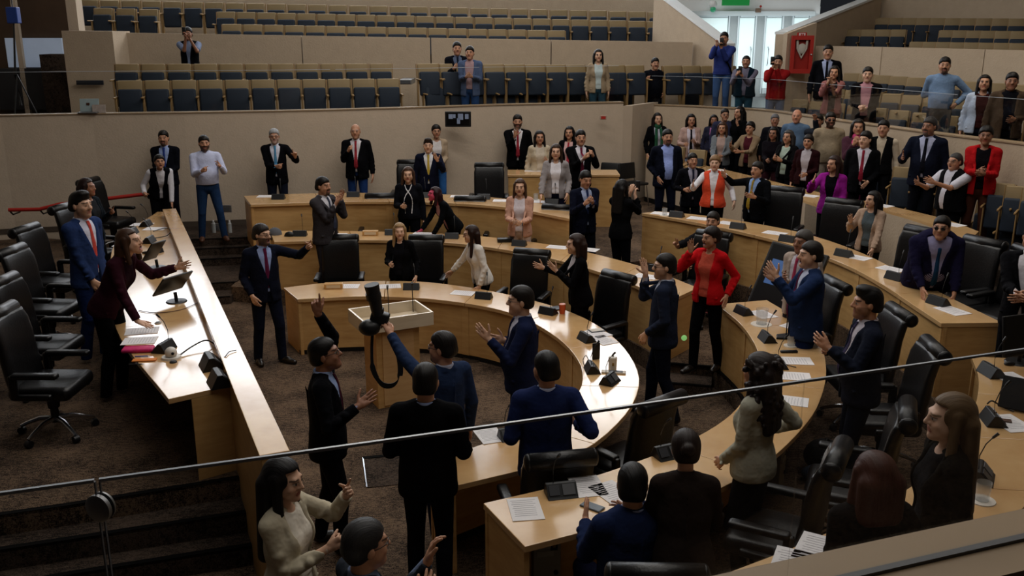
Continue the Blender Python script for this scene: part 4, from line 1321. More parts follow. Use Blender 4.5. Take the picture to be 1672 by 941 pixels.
# upper tier
def yrow(x0, y0, Y0, x1, y1, Y1, n, lab, skip=()):
    seat_row(atY(x0, y0, Y0), atY(x1, y1, Y1), n, lab, 'folding seats of the upper tier', skip=skip)
yrow(163, 12.5, 22.4, 238, 14.5, 22.42, 3, FB + 'short row, upper tier')
yrow(376, 39, 21.6, 910, 49.5, 22.4, 17, FB + 'lowest row, upper tier')
yrow(366, 18.5, 22.6, 1073, 34.5, 23.4, 23, FB + 'middle row, upper tier')
yrow(140, -1, 23.6, 1075, 19, 24.5, 29, FB + 'top row, upper tier')
# right balcony
FR = 'tan folding seat, %s from left, '
g2 = 'folding seats of the right balcony'
seat_row(at(1303, 163, 2.72), at(1545, 190, 2.70), 8, FR + 'front row, right balcony', g2, turn=.5, sx=.74)
seat_row(at(1362, 146, 2.95), at(1600, 166, 2.95), 8, FR + 'second row, right balcony', g2, turn=.5, sx=.74)
seat_row(at(1387, 120, 3.2), at(1660, 139, 3.2), 10, FR + 'third row, right balcony', g2, turn=.5, sx=.74)
seat_row(atY(1497, 68, 19.6), atY(1690, 71, 17.2), 9, FR + 'lowest upper row, right balcony', g2, turn=.5, sx=.74)
seat_row(atY(1392, 48, 22.0), atY(1466, 48, 21.0), 4, FR + 'short middle upper row, right balcony', g2, turn=.5, sx=.74)
seat_row(atY(1545, 49, 20.3), atY(1690, 51, 18.4), 7, FR + 'middle upper row, right balcony', g2, turn=.5, sx=.74)
seat_row(atY(1440, 29, 22.6), atY(1690, 30, 19.3), 11, FR + 'top row, right balcony', g2, turn=.5, sx=.74)
# visitors' seats on the floor, right
g3 = 'folding seats of the visitors on the right'
FV = 'tan folding seat, %s from left, '
seat_row(at(1463, 309, 1.62), at(1502, 316, 1.62), 2, FV + 'front visitor row', g3, drop=.90, turn=.5, sx=.74)
seat_row(at(1610, 338, 1.62), at(1655, 350, 1.62), 2, FV + 'front visitor row, right part', g3, drop=.90, turn=.5, sx=.74)
seat_row(at(1474, 275, 1.98), at(1512, 281, 1.98), 2, FV + 'rear visitor row', g3, turn=.5, sx=.74)
seat_row(at(1634, 302, 2.0), at(1690, 312, 2.0), 3, FV + 'rear visitor row, right part', g3, turn=.5, sx=.74)
seat_row(at(1100, 241, 1.80), at(1135, 246, 1.80), 2, FV + 'visitor row behind the pink blazer', g3, turn=.5, sx=.74)
seat_row(at(1392, 256, 1.96), at(1440, 266, 1.96), 2, FV + 'visitor row behind the red tie', g3, turn=.5, sx=.74)

# ------------------------------------------------------------------ glass railings
GT = 3.20
gl = lambda x, y: at(x, y, GT).to_2d()
pA, pB, pC, pD, pE = gl(-260, 842), gl(0, 805), gl(836, 690), gl(1672, 570), gl(2000, 524)
glp = spline([pA, pB, pC, pD, pE], 10)
def on_gl(px):                              # plan point of the railing seen at image column px
    best = min(range(len(glp) - 1), key=lambda i: 0 if (proj_x(glp[i]) - px) * (proj_x(glp[i + 1]) - px) <= 0 else 1)
    a, b = glp[best], glp[best + 1]
    t = (px - proj_x(a)) / (proj_x(b) - proj_x(a))
    return a.lerp(b, t)
def proj_x(p, z=GT):
    d = p.y * _c - (z - CAM_H) * _s
    return CX + FPX * p.x / d
def sub_gl(x0, x1):
    a, b = on_gl(x0), on_gl(x1)
    mid = [p for p in glp if x0 < proj_x(p) < x1]
    return [a] + mid + [b]
for x0, x1, lab in ((-250, 153, 'clear glass railing panel at the left, left of the round fixing'), (161, 1314.6, 'long clear glass railing panel across the middle of the view'), (1315.4, 1990, 'clear glass railing panel at the right')):
    P = sub_gl(x0, x1); c = P[len(P) // 2]
    t = thing('glass_railing_panel', (c.x, c.y, 2.62), lab, 'railing', 'glass railing of the near balcony')
    q = [p - c for p in P]
    MB().strip(q, offset(q, .006), 0, GT - 2.62 - .006).build('pane', M_clear, t)
    MB().strip(offset(q, -.0005), offset(q, .0065), GT - 2.62 - .006, GT - 2.62).build('edge', M_gedge, t)
    for k in ((-1,) if x0 < 0 else (0,) if x0 < 1000 else ()):
        e = q[k]; MB().box((e.x, e.y + .003, (GT - 2.62) / 2), (.002, .006, GT - 2.62 - .01)).build('side_edge', M_greyp, t)
K = on_gl(158)
kd = ray(163, 829); kt = K.y / kd.y
kp = Vector((kd.x * kt, K.y, CAM_H + kd.z * kt))
t = thing('railing_fixing', kp, 'round brushed metal fixing joining two glass railing panels', 'fixing')
nrm = Vector((-.32, -1, .0)).normalized()
MB().cone(nrm * -.001, nrm * .007, .027, .027, 32).cone(nrm * .007, nrm * .009, .027, .024, 32).build('cap', M_steel, t, True)
MB().cone(nrm * -.012, nrm * -.008, .027, .027, 32).build('rear_cap', M_steel, t, True); MB().cone(nrm * -.008, nrm * -.001, .012, .012, 16).build('bolt', M_chrome, t, True)
# coping of the near balcony
g_in = offset(glp, .135); g_out = offset(glp, -.12)
struct(MB().strip(g_in, g_out, 2.50, 2.62).build('trim_near_coping', M_caps))
struct(MB().strip(offset(glp, .11), offset(glp, -.09), 0.9, 2.50).build('wall_near_parapet', M_wall))
struct(MB().strip(offset(glp, -.008), offset(glp, .014), 2.62, 2.630).build('trim_glass_channel', M_greyp))

# far glass railings
def far_glass(pp, z0, z1, cuts, lab, grp):
    L = resample(pp, 120)
    for k, (a, b) in enumerate(cuts):
        P = L[int(a * 119):int(b * 119) + 1]; c = P[len(P) // 2]
        t = thing('glass_railing_panel', (c.x, c.y, z0), lab % ORD[k], 'railing', grp)
        q = [p - c for p in offset(P, .08)]
        MB().strip(q, offset(q, .012), 0, z1 - z0).build('pane', M_clear, t)
        MB().strip(q, offset(q, .012), z1 - z0, z1 - z0 + .006).build('edge', M_gedge, t)
far_glass(farP[1:], GZ + .02, GZ + .72, [(0, .245), (.25, .495), (.5, .745), (.75, .995)], 'clear glass panel on the far balcony wall, %s from the left', 'glass railing of the far balcony')
far_glass(rgtP, GZR + .02, GZR + .60, [(0, .245), (.25, .495), (.5, .745), (.75, .995)], 'clear glass panel on the right balcony wall, %s from the left', 'glass railing of the right balcony')

# ------------------------------------------------------------------ microphone consoles
def make_mic(loc, rz, lab):
    t = thing('microphone_console', loc, lab, 'microphone', 'grey microphone consoles on the desks', rz)
    fr = [(-.075, 0), (.075, 0), (.062, .012), (-.005, .085), (-.03, .085)]
    MB().profile(fr, -.105, .105).build('body', M_blackp, t, bevel=.004)
    q = MB(); n = Vector((0, .067, .073)).normalized()
    rot = Matrix.Rotation(-math.atan2(.073, .067), 3, 'X')
    q.box((-.045, .031, .052), (.085, .075, .006), rot).build('speaker_panel', M_greyp, t)
    q = MB(); q.box((.055, .031, .052), (.07, .07, .006), rot).build('button_panel', mat('console_panel', '2c2e33', .35), t)
    MB().tube([(.05, -.02, .083), (.05, -.025, .17), (.045, .0, .25), (.035, .035, .30)], .0035, 6).build('gooseneck', M_blackp, t, True)
    MB().cone((.036, .03, .293), (.028, .058, .325), .008, .010, 10).build('microphone_head', M_blackp, t, True)
    return t
mic0 = None
def mic(px, py, zt, face, lab, sc=1.0):
    """px,py: foot of the console on the worktop; face: where its sloped front looks"""
    global mic0
    p = at(px, py, zt)
    rz = R(face) + math.pi
    if mic0 is None: mic0 = make_mic(p, rz, lab); return mic0
    return clone(mic0, p, rz, lab, scale=(sc, sc, sc))
G = 'grey microphone console on the '
for (x, y, z, f, lab) in [
    (672, 472, TA, 180, G + 'innermost desk in front of the blonde woman'), (790, 487, TA, 165, G + 'innermost desk beside the white jacket'),
    (895, 512, TA, 145, G + 'innermost desk behind the man with spectacles in blue'), (958, 556, TA, 115, G + 'innermost desk, left of the notepads'),
    (967, 606, TA, 95, G + 'innermost desk, next to the upright black phone'), (996, 625, TA, 60, G + 'innermost desk, below the white cup'),
    (835, 715, TA, 20, G + 'near end of the innermost desk'),
    (490, 385, TB, 180, G + 'second desk row beside the man in grey'), (640, 383, TB, 180, G + 'second desk row, behind the blonde hair'),
    (738, 389, TB, 175, G + 'second desk row by the red lit hand'), (848, 401, TB, 165, G + 'second desk row below the pink blazer'),
    (1072, 443, TB, 140, G + 'second desk row by the raised hand'),
    (1214, 512, TB, 110, G + 'right desk row, near the red jacket'), (1253, 556, TB, 95, G + 'right desk row, beside the water glass'),
    (1272, 598, TB, 85, G + 'right desk row, behind the curly hair'), (1090, 745, TB, 25, G + 'right desk row, behind the brown jacket'),
    (916, 808, TB, 12, G + 'near end of the right desk row'),
    (455, 325, TC, 180, G + 'rear desk below the grey-haired man'), (577, 321, TC, 180, G + 'rear desk below the man in jeans and dark jacket'),
    (690, 322, TC, 180, G + 'rear desk below the yellow tie'), (790, 325, TC, 175, G + 'rear desk below the empty chair'), (902, 333, TC, 165, G + 'rear desk below the grey blazer'),
    (1105, 354, TC, 150, G + 'right rear desk, leftmost'), (1205, 373, TC, 145, G + 'right rear desk behind the red jacket'),
    (1286, 394, TC, 138, G + 'right rear desk above the large monitor'), (1378, 418, TC, 130, G + 'right rear desk by the tan blazer'),
    (1462, 456, TC, 120, G + 'right rear desk left of the large man'), (1532, 497, TC, 115, G + 'right rear desk under the large man'),
    (1619, 612, TC, 95, G + 'desk at the right edge, farthest'), (1622, 690, TC, 80, G + 'desk at the right edge, beside the tablet'), (1602, 782, TC, 60, G + 'desk at the right edge, by the cup'),
    (238, 369, 1.25, -90, G + 'far end of the rostrum desk'), (215, 382, 1.25, -90, G + 'rostrum desk left of the papers'), (243, 396, 1.25, -90, G + 'rostrum desk above the dark tablet'), (268, 572, 1.25, -100, G + 'rostrum desk behind the white dome')]:
    mic(x, y, z, f, lab)

# ------------------------------------------------------------------ papers and small things
random.seed(3)
M_paper2 = mat('cream_paper', 'c9c2b8', .8, .2, var=.03)
def paper(px, py, z, rz, lab, w=.21, d=.297, lines=True, m=None, hgt=.004):
    p = at(px, py, z)
    t = thing('paper_sheet', (p.x, p.y, z), lab, 'paper', None, R(rz))
    MB().box((0, 0, hgt / 2 + .0005), (w, d, hgt)).build('sheet', m or M_paper, t)
    if lines:
        q = MB()
        for k in range(9): q.box((random.uniform(-.01, .0), d * (.38 - k * .085), hgt + .001), (w * random.uniform(.6, .8), .006, .0008))
        q.build('print_lines', M_ink, t)
    return t
for (x, y, z, r, lab) in [
    (636, 468, TA, 100, 'white printed sheet on the innermost desk, left of the blonde woman'), (756, 479, TA, 75, 'white printed sheet under the hand of the woman in white'),
    (568, 468, TA, 90, 'white sheet at the left part of the innermost desk'), (985, 556, TA, 30, 'printed sheet on the innermost desk, right of a console'),
    (975, 545, TA, 35, 'white notepad sheet on the innermost desk beside the pen'), (800, 712, TA, 20, 'white sheet on the near end of the innermost desk'),
    (690, 382, TB, 80, 'white sheet under the hand of the leaning woman'), (550, 384, TB, 92, 'white sheet on the second desk row, beside the grey suit'),
    (910, 404, TB, 70, 'white sheet on the second desk row, below the dark young man'), (1055, 452, TB, 60, 'white sheet on the second desk row, below the raised palm'),
    (960, 408, TB, 65, 'white sheet behind the woman in the black trouser suit'),
    (1245, 514, TB, 20, 'white sheet on the right desk row, beside the red jacket'), (1300, 535, TB, 40, 'white sheet below the man in bright blue'),
    (1300, 590, TB, 85, 'long white sheet on the right desk row with a black clip'), (1296, 615, TB, 80, 'white sheet on the right desk row below the long sheet'),
    (1290, 655, TB, 70, 'white sheet on the right desk row beside the cable'), (960, 795, TB, 12, 'white sheet on the near part of the right desk row'), (1000, 805, TB, 30, 'crumpled white sheet before the man in royal blue'),
    (858, 832, TB, 8, 'white sheet at the near end of the right desk row'),
    (435, 321, TC, 92, 'white sheet on the rear desk, leftmost'), (625, 320, TC, 88, 'white sheet on the rear desk left of the yellow tie'),
    (750, 321, TC, 88, 'white sheet on the rear desk right of the yellow tie'), (820, 328, TC, 85, 'white sheet on the rear desk above the pink blazer'), (885, 330, TC, 80, 'sheet under the hand of the woman in the grey blazer'),
    (1080, 349, TC, 60, 'white sheet at the left end of the right rear desk'), (1140, 357, TC, 60, 'white sheet in front of the orange vest'), (1190, 365, TC, 50, 'white sheet in front of the mustard tie'),
    (1265, 381, TC, 50, 'pile sheet on the right rear desk, above the monitor'), (1400, 421, TC, 40, 'sheet under the hand of the woman in the tan blazer'),
    (1455, 440, TC, 35, 'white sheet left of the large man'), (1482, 458, TC, 30, 'folded sheet just left of the large man'), (1555, 508, TC, 20, 'white sheet at the end of the right rear desk'),
    (1655, 620, TC, 10, 'white sheet at the right edge, beside the screen base'), (1650, 692, TC, 8, 'white sheet at the right edge, under a small object'), (1295, 922, TC, -25, 'printed agenda at the bottom of the right desk'),
    (1335, 897, TC, -30, 'white slip next to the printed agenda'),
    (232, 541, 1.25, -75, 'white page under the hand of the woman in burgundy'), (228, 557, 1.25, -80, 'printed page beside the pink pouch'), (232, 367, 1.25, 92, 'white page at the far end of the rostrum desk'),
    (253, 374, 1.25, 90, 'white page at the rostrum desk next to the far microphones'), (205, 400, 1.25, -85, 'lilac folder page behind the woman in burgundy'),
    (1170, 278, VT, 60, 'white sheet on the visitor desk before the grey cardigan'), (1235, 293, VT, 50, 'white sheet on the visitor desk before the tan blazer'), (1320, 320, VT, 45, 'row sheet on the visitor desk right end'),
    (1440, 336, VT, 35, 'white sheet on the short visitor desk, left'), (1555, 367, VT, 30, 'white sheet on the short visitor desk, right'),
    (870, 279, 1.55, 88, 'white sheet on the small side desk'), (915, 281, 1.55, 88, 'white sheet on the small side desk, right part')]:
    paper(x, y, z, r, lab)

def one(name, lab, cat, p, m, mb, rz=0, smooth=True, group=None):
    o = mb.build(name, m, None, smooth); o.location = p; o.rotation_euler = (0, 0, R(rz)); tag(o, lab, cat, group); return o
# rostrum
p = at(226, 574, 1.25); t = thing('zip_pouch', p, 'pink patterned zip pouch on the rostrum desk', 'pouch', rz=R(8))
MB().box((0, 0, .02), (.27, .12, .035), bev=.015, seg=3).build('pouch_body', mat('pink_fabric', 'b8265f', .6, .3, var=.5, vscale=28), t, True); MB().box((0, .05, .038), (.25, .006, .006)).build('zip', M_red, t)
for (x, y, c, lab) in ((232, 583, '2b4f9c', 'blue pen below the pink pouch'), (236, 571, '3f8a62', 'green pen beside the pink pouch'), (222, 596, '1c1c20', 'dark pen below the orange folder')):
    p = at(x, y, 1.25); t = thing('pen', p + Vector((0, 0, .006)), lab, 'pen', None, R(6))
    MB().cone((-.06, 0, 0), (.05, 0, 0), .005, .005, 10).build('barrel', mat('pen_' + c, c, .4), t, True); MB().cone((.05, 0, 0), (.072, 0, 0), .005, .001, 10).build('tip', M_chrome, t, True)
p = at(236, 589, 1.25); one('folder', 'flat orange folder below the pink pouch', 'folder', p, mat('orange_card', 'c8752f', .6, .3, var=.15, vscale=20), MB().box((0, 0, .006), (.2, .07, .01), bev=.003), 8)
p = at(280, 585, 1.25); t = thing('dome_camera', p, 'white dome conference camera on the rostrum desk', 'camera')
MB().cone((0, 0, 0), (0, 0, .018), .085, .08, 28).build('base', mat('off_white_plastic', 'c9c4bc', .4), t, True); MB().ball((0, 0, .05), .052, 24).build('dome', mat('off_white_plastic', 'c9c4bc', .4), t, 'all'); MB().ball((.03, -.04, .055), .014, 12).build('lens', M_screen, t, 'all')
for (x, y, c, lab) in ((258, 528, 'a4a29c', 'pale round cable cover on the rostrum desk'), (283, 592, '26282c', 'dark round cable cover near the white dome')):
    p = at(x, y, 1.25); t = thing('cable_cover', p, lab, 'cover'); MB().cone((0, 0, 0), (0, 0, .012), .033, .028, 24).build('ring', mat('cover_' + c, c, .4), t, True); MB().cone((0, 0, .012), (0, 0, .016), .018, .016, 20).build('lid', M_greyp, t, True)
def console(px, py, lab):
    p = at(px, py, 1.25); t = thing('voting_console', p, lab, 'console', 'black voting consoles on the rostrum', R(-62))
    MB().profile([(-.10, 0), (.10, 0), (.09, .02), (.0, .115), (-.04, .115)], -.11, .11).build('body', M_blackp, t, bevel=.005)
    rot = Matrix.Rotation(-math.atan2(.095, .09), 3, 'X')
    MB().box((-.03, .048, .069), (.12, .09, .006), rot).build('display', M_screen, t); MB().box((.072, .048, .069), (.055, .10, .006), rot).build('keypad', M_greyp, t)
console(347, 600, 'black voting console by the parapet, the farther of two'); console(361, 628, 'black voting console by the parapet, the nearer of two')
def screen(lab, px, py, z, w, h, rz, tilt, cat='screen', stand=True):
    p = at(px, py, z); t = thing('desk_monitor', p, lab, cat, None, R(rz))
    rot = Matrix.Rotation(R(tilt), 3, 'X')
    c = Vector((0, 0, .09 + h / 2 * math.cos(R(tilt))))
    MB().box(c, (w, .02, h), rot, bev=.006).build('display_frame', M_blackp, t, True)
    MB().box(c + rot @ Vector((0, -.0105, 0)), (w - .02, .002, h - .02), rot).build('display', M_screen, t)
    MB().tube([(0, .03, .01), (0, .02, .1)], .018, 10).cone((0, .03, 0), (0, .03, .012), .11, .10, 28).build('stand', M_blackp, t, True)
    return t
screen('dark tablet monitor on the rostrum desk, the farther one', 254, 437, 1.25, .24, .30, -112, -38)
screen('dark monitor leaning on the rostrum desk behind the burgundy sleeve', 285, 492, 1.25, .40, .28, -118, -42)
p = at(250, 413, 1.25); one('desk_phone', 'flat black telephone on the rostrum desk', 'telephone', p, M_blackp, MB().profile([(-.09, 0), (.09, 0), (.09, .02), (-.07, .055)], -.1, .1), 60)
def cable(lab, pts, m=M_blackp, r=.006):
    P = [Vector(p) for p in pts]
    Q = []
    for i in range(len(P) - 1):
        a, b, c, d = P[max(i - 1, 0)], P[i], P[i + 1], P[min(i + 2, len(P) - 1)]
        for k in range(6):
            s = k / 6; Q.append(0.5 * ((2 * b) + (c - a) * s + (2 * a - 5 * b + 4 * c - d) * s * s + (-a + 3 * b - 3 * c + d) * s ** 3))
    Q.append(P[-1])
    o = MB().tube(Q, r, 8).build('cable', m, None, True); tag(o, lab, 'cable', 'cables on the desks'); return o
z = 1.257
cable('black cable from the white dome to the parapet', [at(290, 583, z), at(312, 567, z + .03), at(335, 556, z + .05), at(350, 562, z + .01), at(352, 568, z)], r=.007)
cable('thin brown cable across the rostrum desk', [at(226, 507, z), at(255, 511, z), at(295, 506, z), at(326, 493, z)], mat('brown_cable', '5a3b2a', .5), .004)
cable('black microphone cable loop at the far rostrum desk', [at(252, 389, z), at(272, 385, z + .02), at(279, 376, z + .03), at(268, 373, z + .02), at(250, 378, z)], r=.006)
cable('thin cable from the consoles over the parapet', [at(352, 590, z), at(366, 584, z + .1), at(374, 575, 1.372), at(386, 572, 1.368)], r=.004)
cable('black cable loop on the innermost desk', [at(955, 600, TA + .01), at(952, 588, TA + .1), at(957, 581, TA + .12), at(962, 590, TA + .08)], r=.004)
cable('black cable on the right desk row', [at(1262, 592, TB + .02), at(1272, 590, TB + .05), at(1285, 596, TB + .01), at(1300, 600, TB + .006)], r=.004)
cable('dark cable on the desk at the right edge', [at(1612, 660, TC + .03), at(1620, 655, TC + .06), at(1636, 664, TC + .02), at(1655, 672, TC + .01)], r=.006)
# innermost desk
p = at(918, 512, TA); t = thing('drinking_cup', p, 'orange cup on the innermost desk', 'cup'); MB().cone((0, 0, 0), (0, 0, .11), .034, .040, 24).build('cup_body', mat('orange_cup', 'c4532c', .4, .4, var=.1), t, True); MB().cone((0, 0, .11), (0, 0, .118), .042, .040, 24).build('rim', mat('orange_rim', 'd87a52', .4), t, True)
p = at(1000, 604, TA); t = thing('lidded_cup', p, 'white lidded cup on the innermost desk', 'cup'); MB().cone((0, 0, 0), (0, 0, .125), .040, .043, 24).build('cup_body', mat('white_ceramic', 'cfc8bd', .3), t, True); MB().cone((0, 0, .125), (0, 0, .14), .044, .036, 24).build('lid', mat('white_ceramic', 'cfc8bd', .3), t, True); MB().ball((0, 0, .146), .011, 12).build('lid_knob', M_greyp, t, 'all'); MB().box((0, -.043, .07), (.02, .004, .03)).build('emblem', mat('gold_mark', '8a6a2c', .4), t)
p = at(973, 587, TA); one('mobile_phone', 'upright black phone on the innermost desk', 'phone', p, M_blackp, MB().box((0, 0, .09), (.085, .02, .18), bev=.008), 20)
p = at(1002, 609, TA); t = thing('notepad', p, 'grey notepad beside the white lidded cup', 'notepad', rz=R(-8)); MB().box((0, 0, .008), (.24, .07, .014), bev=.003).build('pad', M_paper2, t); MB().box((.02, 0, .0165), (.14, .05, .003)).build('cover', M_greyp, t)
p = at(974, 541, TA); t = thing('notepad', p, 'small dark edged notepad on the innermost desk', 'notepad', rz=R(20)); MB().box((0, 0, .008), (.17, .11, .012), bev=.003).build('pad', M_greyp, t); MB().box((.0, 0, .0150), (.15, .09, .003)).build('cover', M_paper2, t)
p = at(905, 505, TA); one('computer_mouse_pad', 'flat black folder behind the orange cup', 'folder', p, M_blackp, MB().box((0, 0, .008), (.2, .14, .014), bev=.004), 30)
p = at(545, 471, TA); t = thing('console_box', p, 'small tan console box on the innermost desk, above the raised finger', 'block', rz=R(4)); MB().box((0, 0, .035), (.24, .10, .07), bev=.006).build('block_body', M_wood, t); MB().box((0, -.052, .035), (.18, .004, .04)).build('name_plate', M_wpale, t)  # console box, its tan desk reflection painted as a wood colour
p = at(605, 384, TB); t = thing('console_box', p, 'small tan console box on the second desk row, left of the blonde hair', 'block', rz=R(2)); MB().box((0, 0, .035), (.24, .10, .07), bev=.006).build('block_body', M_wood, t); MB().box((0, -.052, .035), (.18, .004, .04)).build('name_plate', M_wpale, t)  # another console with the tan reflection put into its material
# second rows
p = at(449, 383, TB); one('cap', 'rounded grey cap on the second desk row', 'cap', p, mat('grey_felt', '55585e', .9, .2, var=.2), MB().ball((0, 0, .0), .11, 20, (1, .8, 1.0)), 0)
p = at(473, 386, TB); one('card_holder', 'dark rounded card holder on the second desk row', 'holder', p, M_blackp, MB().ball((0, 0, 0), .085, 16, (1, .5, .9)), 0)
p = at(825, 395, TB); one('folder', 'black folder on the second desk row below the pink blazer', 'folder', p, M_blackp, MB().box((0, 0, .03), (.24, .12, .055), bev=.01), 8)
def tumbler(px, py, z, lab, sc=1.0):
    p = at(px, py, z); t = thing('water_glass', p, lab, 'glass')
    MB().cone((0, 0, .008), (0, 0, .11 * sc), .034 * sc, .040 * sc, 24, caps=False).cone((0, 0, .006), (0, 0, .012), .034 * sc, .034 * sc, 24).build('tumbler', mat('clear_tumbler', 'd8dcdc', .08, .5, alpha=.35), t, True)
    MB().cone((0, 0, 0), (0, 0, .006), .07 * sc, .068 * sc, 28).build('coaster', M_paper2, t, True)
tumbler(1291, 565, TB, 'clear water glass on a pale coaster, right desk row'); tumbler(1243, 530, TB, 'clear water jug on the right desk row', 1.6); tumbler(1603, 818, TC, 'clear glass on a saucer at the right edge desk', 1.1); tumbler(1085, 352, TC, 'glass jar at the left end of the right rear desk'); tumbler(875, 327, TC, 'clear glass holding crumpled tissue on the rear desk')
p = at(1288, 576, TB); one('remote_control', 'black remote control on the right desk row', 'remote', p, M_blackp, MB().box((0, 0, .012), (.17, .045, .022), bev=.01), 2)
p = at(1286, 552, TB); t = thing('table_microphone', p, 'black table microphone with broad base on the right desk row', 'microphone'); MB().prism([(-.13, -.05), (.17, -.08), (.14, .02), (.02, .10), (-.1, .06)], 0, .022).build('base', M_blackp, t, bevel=.008); MB().tube([(-.01, .02, .02), (-.012, .02, .2), (-.02, .0, .31)], .006, 8).build('gooseneck', M_blackp, t, True); MB().ball((-.02, -.003, .32), .012, 10, (1, 1, 1.6)).build('microphone_head', M_blackp, t, 'all')
p = at(967, 829, TB); t = thing('mobile_phone', p, 'grey phone lying before the man in royal blue', 'phone', rz=R(-38)); MB().box((0, 0, .006), (.155, .078, .011), bev=.005).build('case', M_greyp, t); MB().box((0, 0, .0125), (.145, .07, .001)).build('display', mat('phone_display', '3c4854', .2), t)
p = at(1280, 690, TB); t = thing('spectacles', p, 'folded spectacles on the right desk row by the white sheet', 'spectacles'); 
for e in (-1, 1): MB().tube([(e * .035 + .026 * math.cos(a), .022 * math.sin(a), .012) for a in np.linspace(0, 6.283, 14)], .003, 6).build('rim', M_frame, t, True)
MB().tube([(-.06, 0, .01), (-.05, .08, .006), (.02, .1, .006)], .003, 6).build('temple', M_frame, t, True)
# computer towers under the worktop
def tower(px, py, z, rz, lab, sc=1.0):
    p = at(px, py, z); t = thing('computer_tower', p, lab, 'computer', 'computer towers under the desks', R(rz))
    MB().box((0, .21, .21), (.19, .42, .42), bev=.006).build('case', mat('beige_plastic', '8f8a7c', .5), t)
    for zz in (.35, .29): MB().box((-.015, -.003, zz), (.12, .012, .045), bev=.003).build('drive_bay', mat('beige_plastic_l', 'a39d8e', .45), t)
    MB().box((.045, -.004, .345), (.05, .012, .07), bev=.003).build('lock_plate', M_blackp, t); MB().cone((.045, -.008, .345), (.045, -.016, .345), .012, .011, 14).build('lock', mat('gold_mark', '8a6a2c', .4), t, True)
    MB().cone((.06, 0, .14), (.06, -.012, .14), .016, .016, 16).build('power_button', M_screen, t, True)
tower(893, 965, ZB + .07, 10, 'beige computer tower under the near end of the right desk row')
tower(1275, 800, ZB + .02, 60, 'beige computer tower under the right desk row behind the curly-haired woman')
# right edge desk
screen('dark monitor at the right edge desk behind the console', 1668, 594, TC, .50, .34, 20, -10)
p = at(1655, 668, TC); t = thing('tablet_stand', p, 'dark tablet on a low stand at the right edge desk', 'tablet', rz=R(-35)); rot = Matrix.Rotation(R(-32), 3, 'X'); MB().box((0, 0, .12), (.20, .012, .24), rot, bev=.004).build('tablet', M_screen, t); MB().box((0, .06, .02), (.2, .16, .03), bev=.008).build('stand', M_blackp, t)
p = at(1640, 689, TC); one('name_tag', 'small brown leather tag on white sheet at the right edge', 'tag', p + Vector((0, 0, .005)), M_shoe_b, MB().box((0, 0, .005), (.09, .05, .01), bev=.004), -20)
p = at(1648, 596, TC); one('computer_mouse', 'black computer mouse at the right edge desk', 'mouse', p, M_blackp, MB().ball((0, 0, .012), .05, 16, (1, .6, .4)), 10)
# large monitor standing in the aisle
TL, BL_, TR, BR_ = atY(1254, 394, 10.9), atY(1226, 505, 10.55), atY(1345, 418, 10.4), atY(1318, 530, 10.05)
ux, uz = (TR - TL), (TL - BL_)
w, hh = ux.length, uz.length; ux.normalize(); uz.normalize(); un = ux.cross(uz).normalized(); uz = un.cross(ux)
rot = Matrix((ux, -un, uz)).transposed()
cen = (TL + BL_ + TR + BR_) / 4
t = thing('large_monitor', (cen.x, cen.y, ZB), 'large black monitor on a stand beside the man in bright blue', 'monitor')
c0 = Vector((0, 0, cen.z - ZB))
MB().box(c0, (w, .06, hh), rot, bev=.01).build('bezel', M_blackp, t); fd_ = 1 if (rot @ Vector((0, -1, 0))).y < 0 else -1
MB().box(c0 + rot @ Vector((0, -.031 * fd_, 0)), (w - .06, .004, hh - .06), rot).build('panel', M_screen, t)
MB().box(c0 + rot @ Vector((-w * .2, -.034 * fd_, hh * .08)), (w * .32, .004, hh * .36), rot).build('lit_picture', mat('blue_picture', '33507c', .4, emit='3d5f94', estr=.35, var=.5, vscale=9), t)
MB().tube([(0, .05, .02), (0, .05, c0.z)], .03, 10).box((0, .05, .015), (.6, .4, .03), bev=.008).build('stand', M_blackp, t)
# wall and floor things
Yw = farP[6].y - .01
def wallbox(name, x0, y0, x1, y1, Y, th=.06):
    a, b = atY(x0, y1, Y), atY(x1, y0, Y); return a, b
a, b = wallbox('s', 727, 182, 769, 207, 17.55); t = thing('wall_screen', ((a.x + b.x) / 2, 17.55, a.z), 'small wall screen showing a dim document, under the far balcony', 'screen')
W, Hh = b.x - a.x, b.z - a.z
MB().box((0, .0, Hh / 2), (W, .07, Hh), bev=.01).build('bezel', M_blackp, t); MB().box((0, -.036, Hh / 2), (W - .06, .004, Hh - .06)).build('display', M_screen, t)
q = MB()
for (u, v, ww, h2) in ((-.28, .68, .16, .3), (-.14, .7, .1, .25), (.1, .66, .2, .4), (.02, .38, .12, .36), (.34, .68, .14, .32)): q.box((u * W, -.039, v * Hh), (ww * W, .003, h2 * Hh))
q.build('picture', mat('screen_picture', '5a6272', .4, emit='6a7284', estr=.35, var=.5, vscale=7), t)
MB().tube([(0, .03, Hh / 2), (0, .35, Hh / 2)], .03, 10).build('wall_bracket', M_blackp, t)
a = atY(985, 192, farP[8].y - .02); t = thing('alarm_box', a, 'small red and cream alarm box high on the far wall', 'alarm'); MB().box((0, .0, 0), (.13, .05, .09), bev=.008).build('case', mat('pinkish_plastic', 'a08878', .5), t); MB().box((0, -.027, 0), (.09, .006, .05)).build('label_plate', M_red, t)
hp_ = [at(14, 343, 1.45), at(70, 339, 1.47), at(100, 331, 1.52), at(240, 316, 1.56)]
hp_ = [atY(14, 343, 15.4), atY(64, 342, 15.5), atY(96, 334, 15.55), atY(238, 317, 15.9)]
t = thing('handrail', hp_[0], 'red wooden handrail on the wall behind the dais', 'handrail'); MB().tube([p - hp_[0] for p in hp_], .032, 12).build('rail', M_red, t, True)
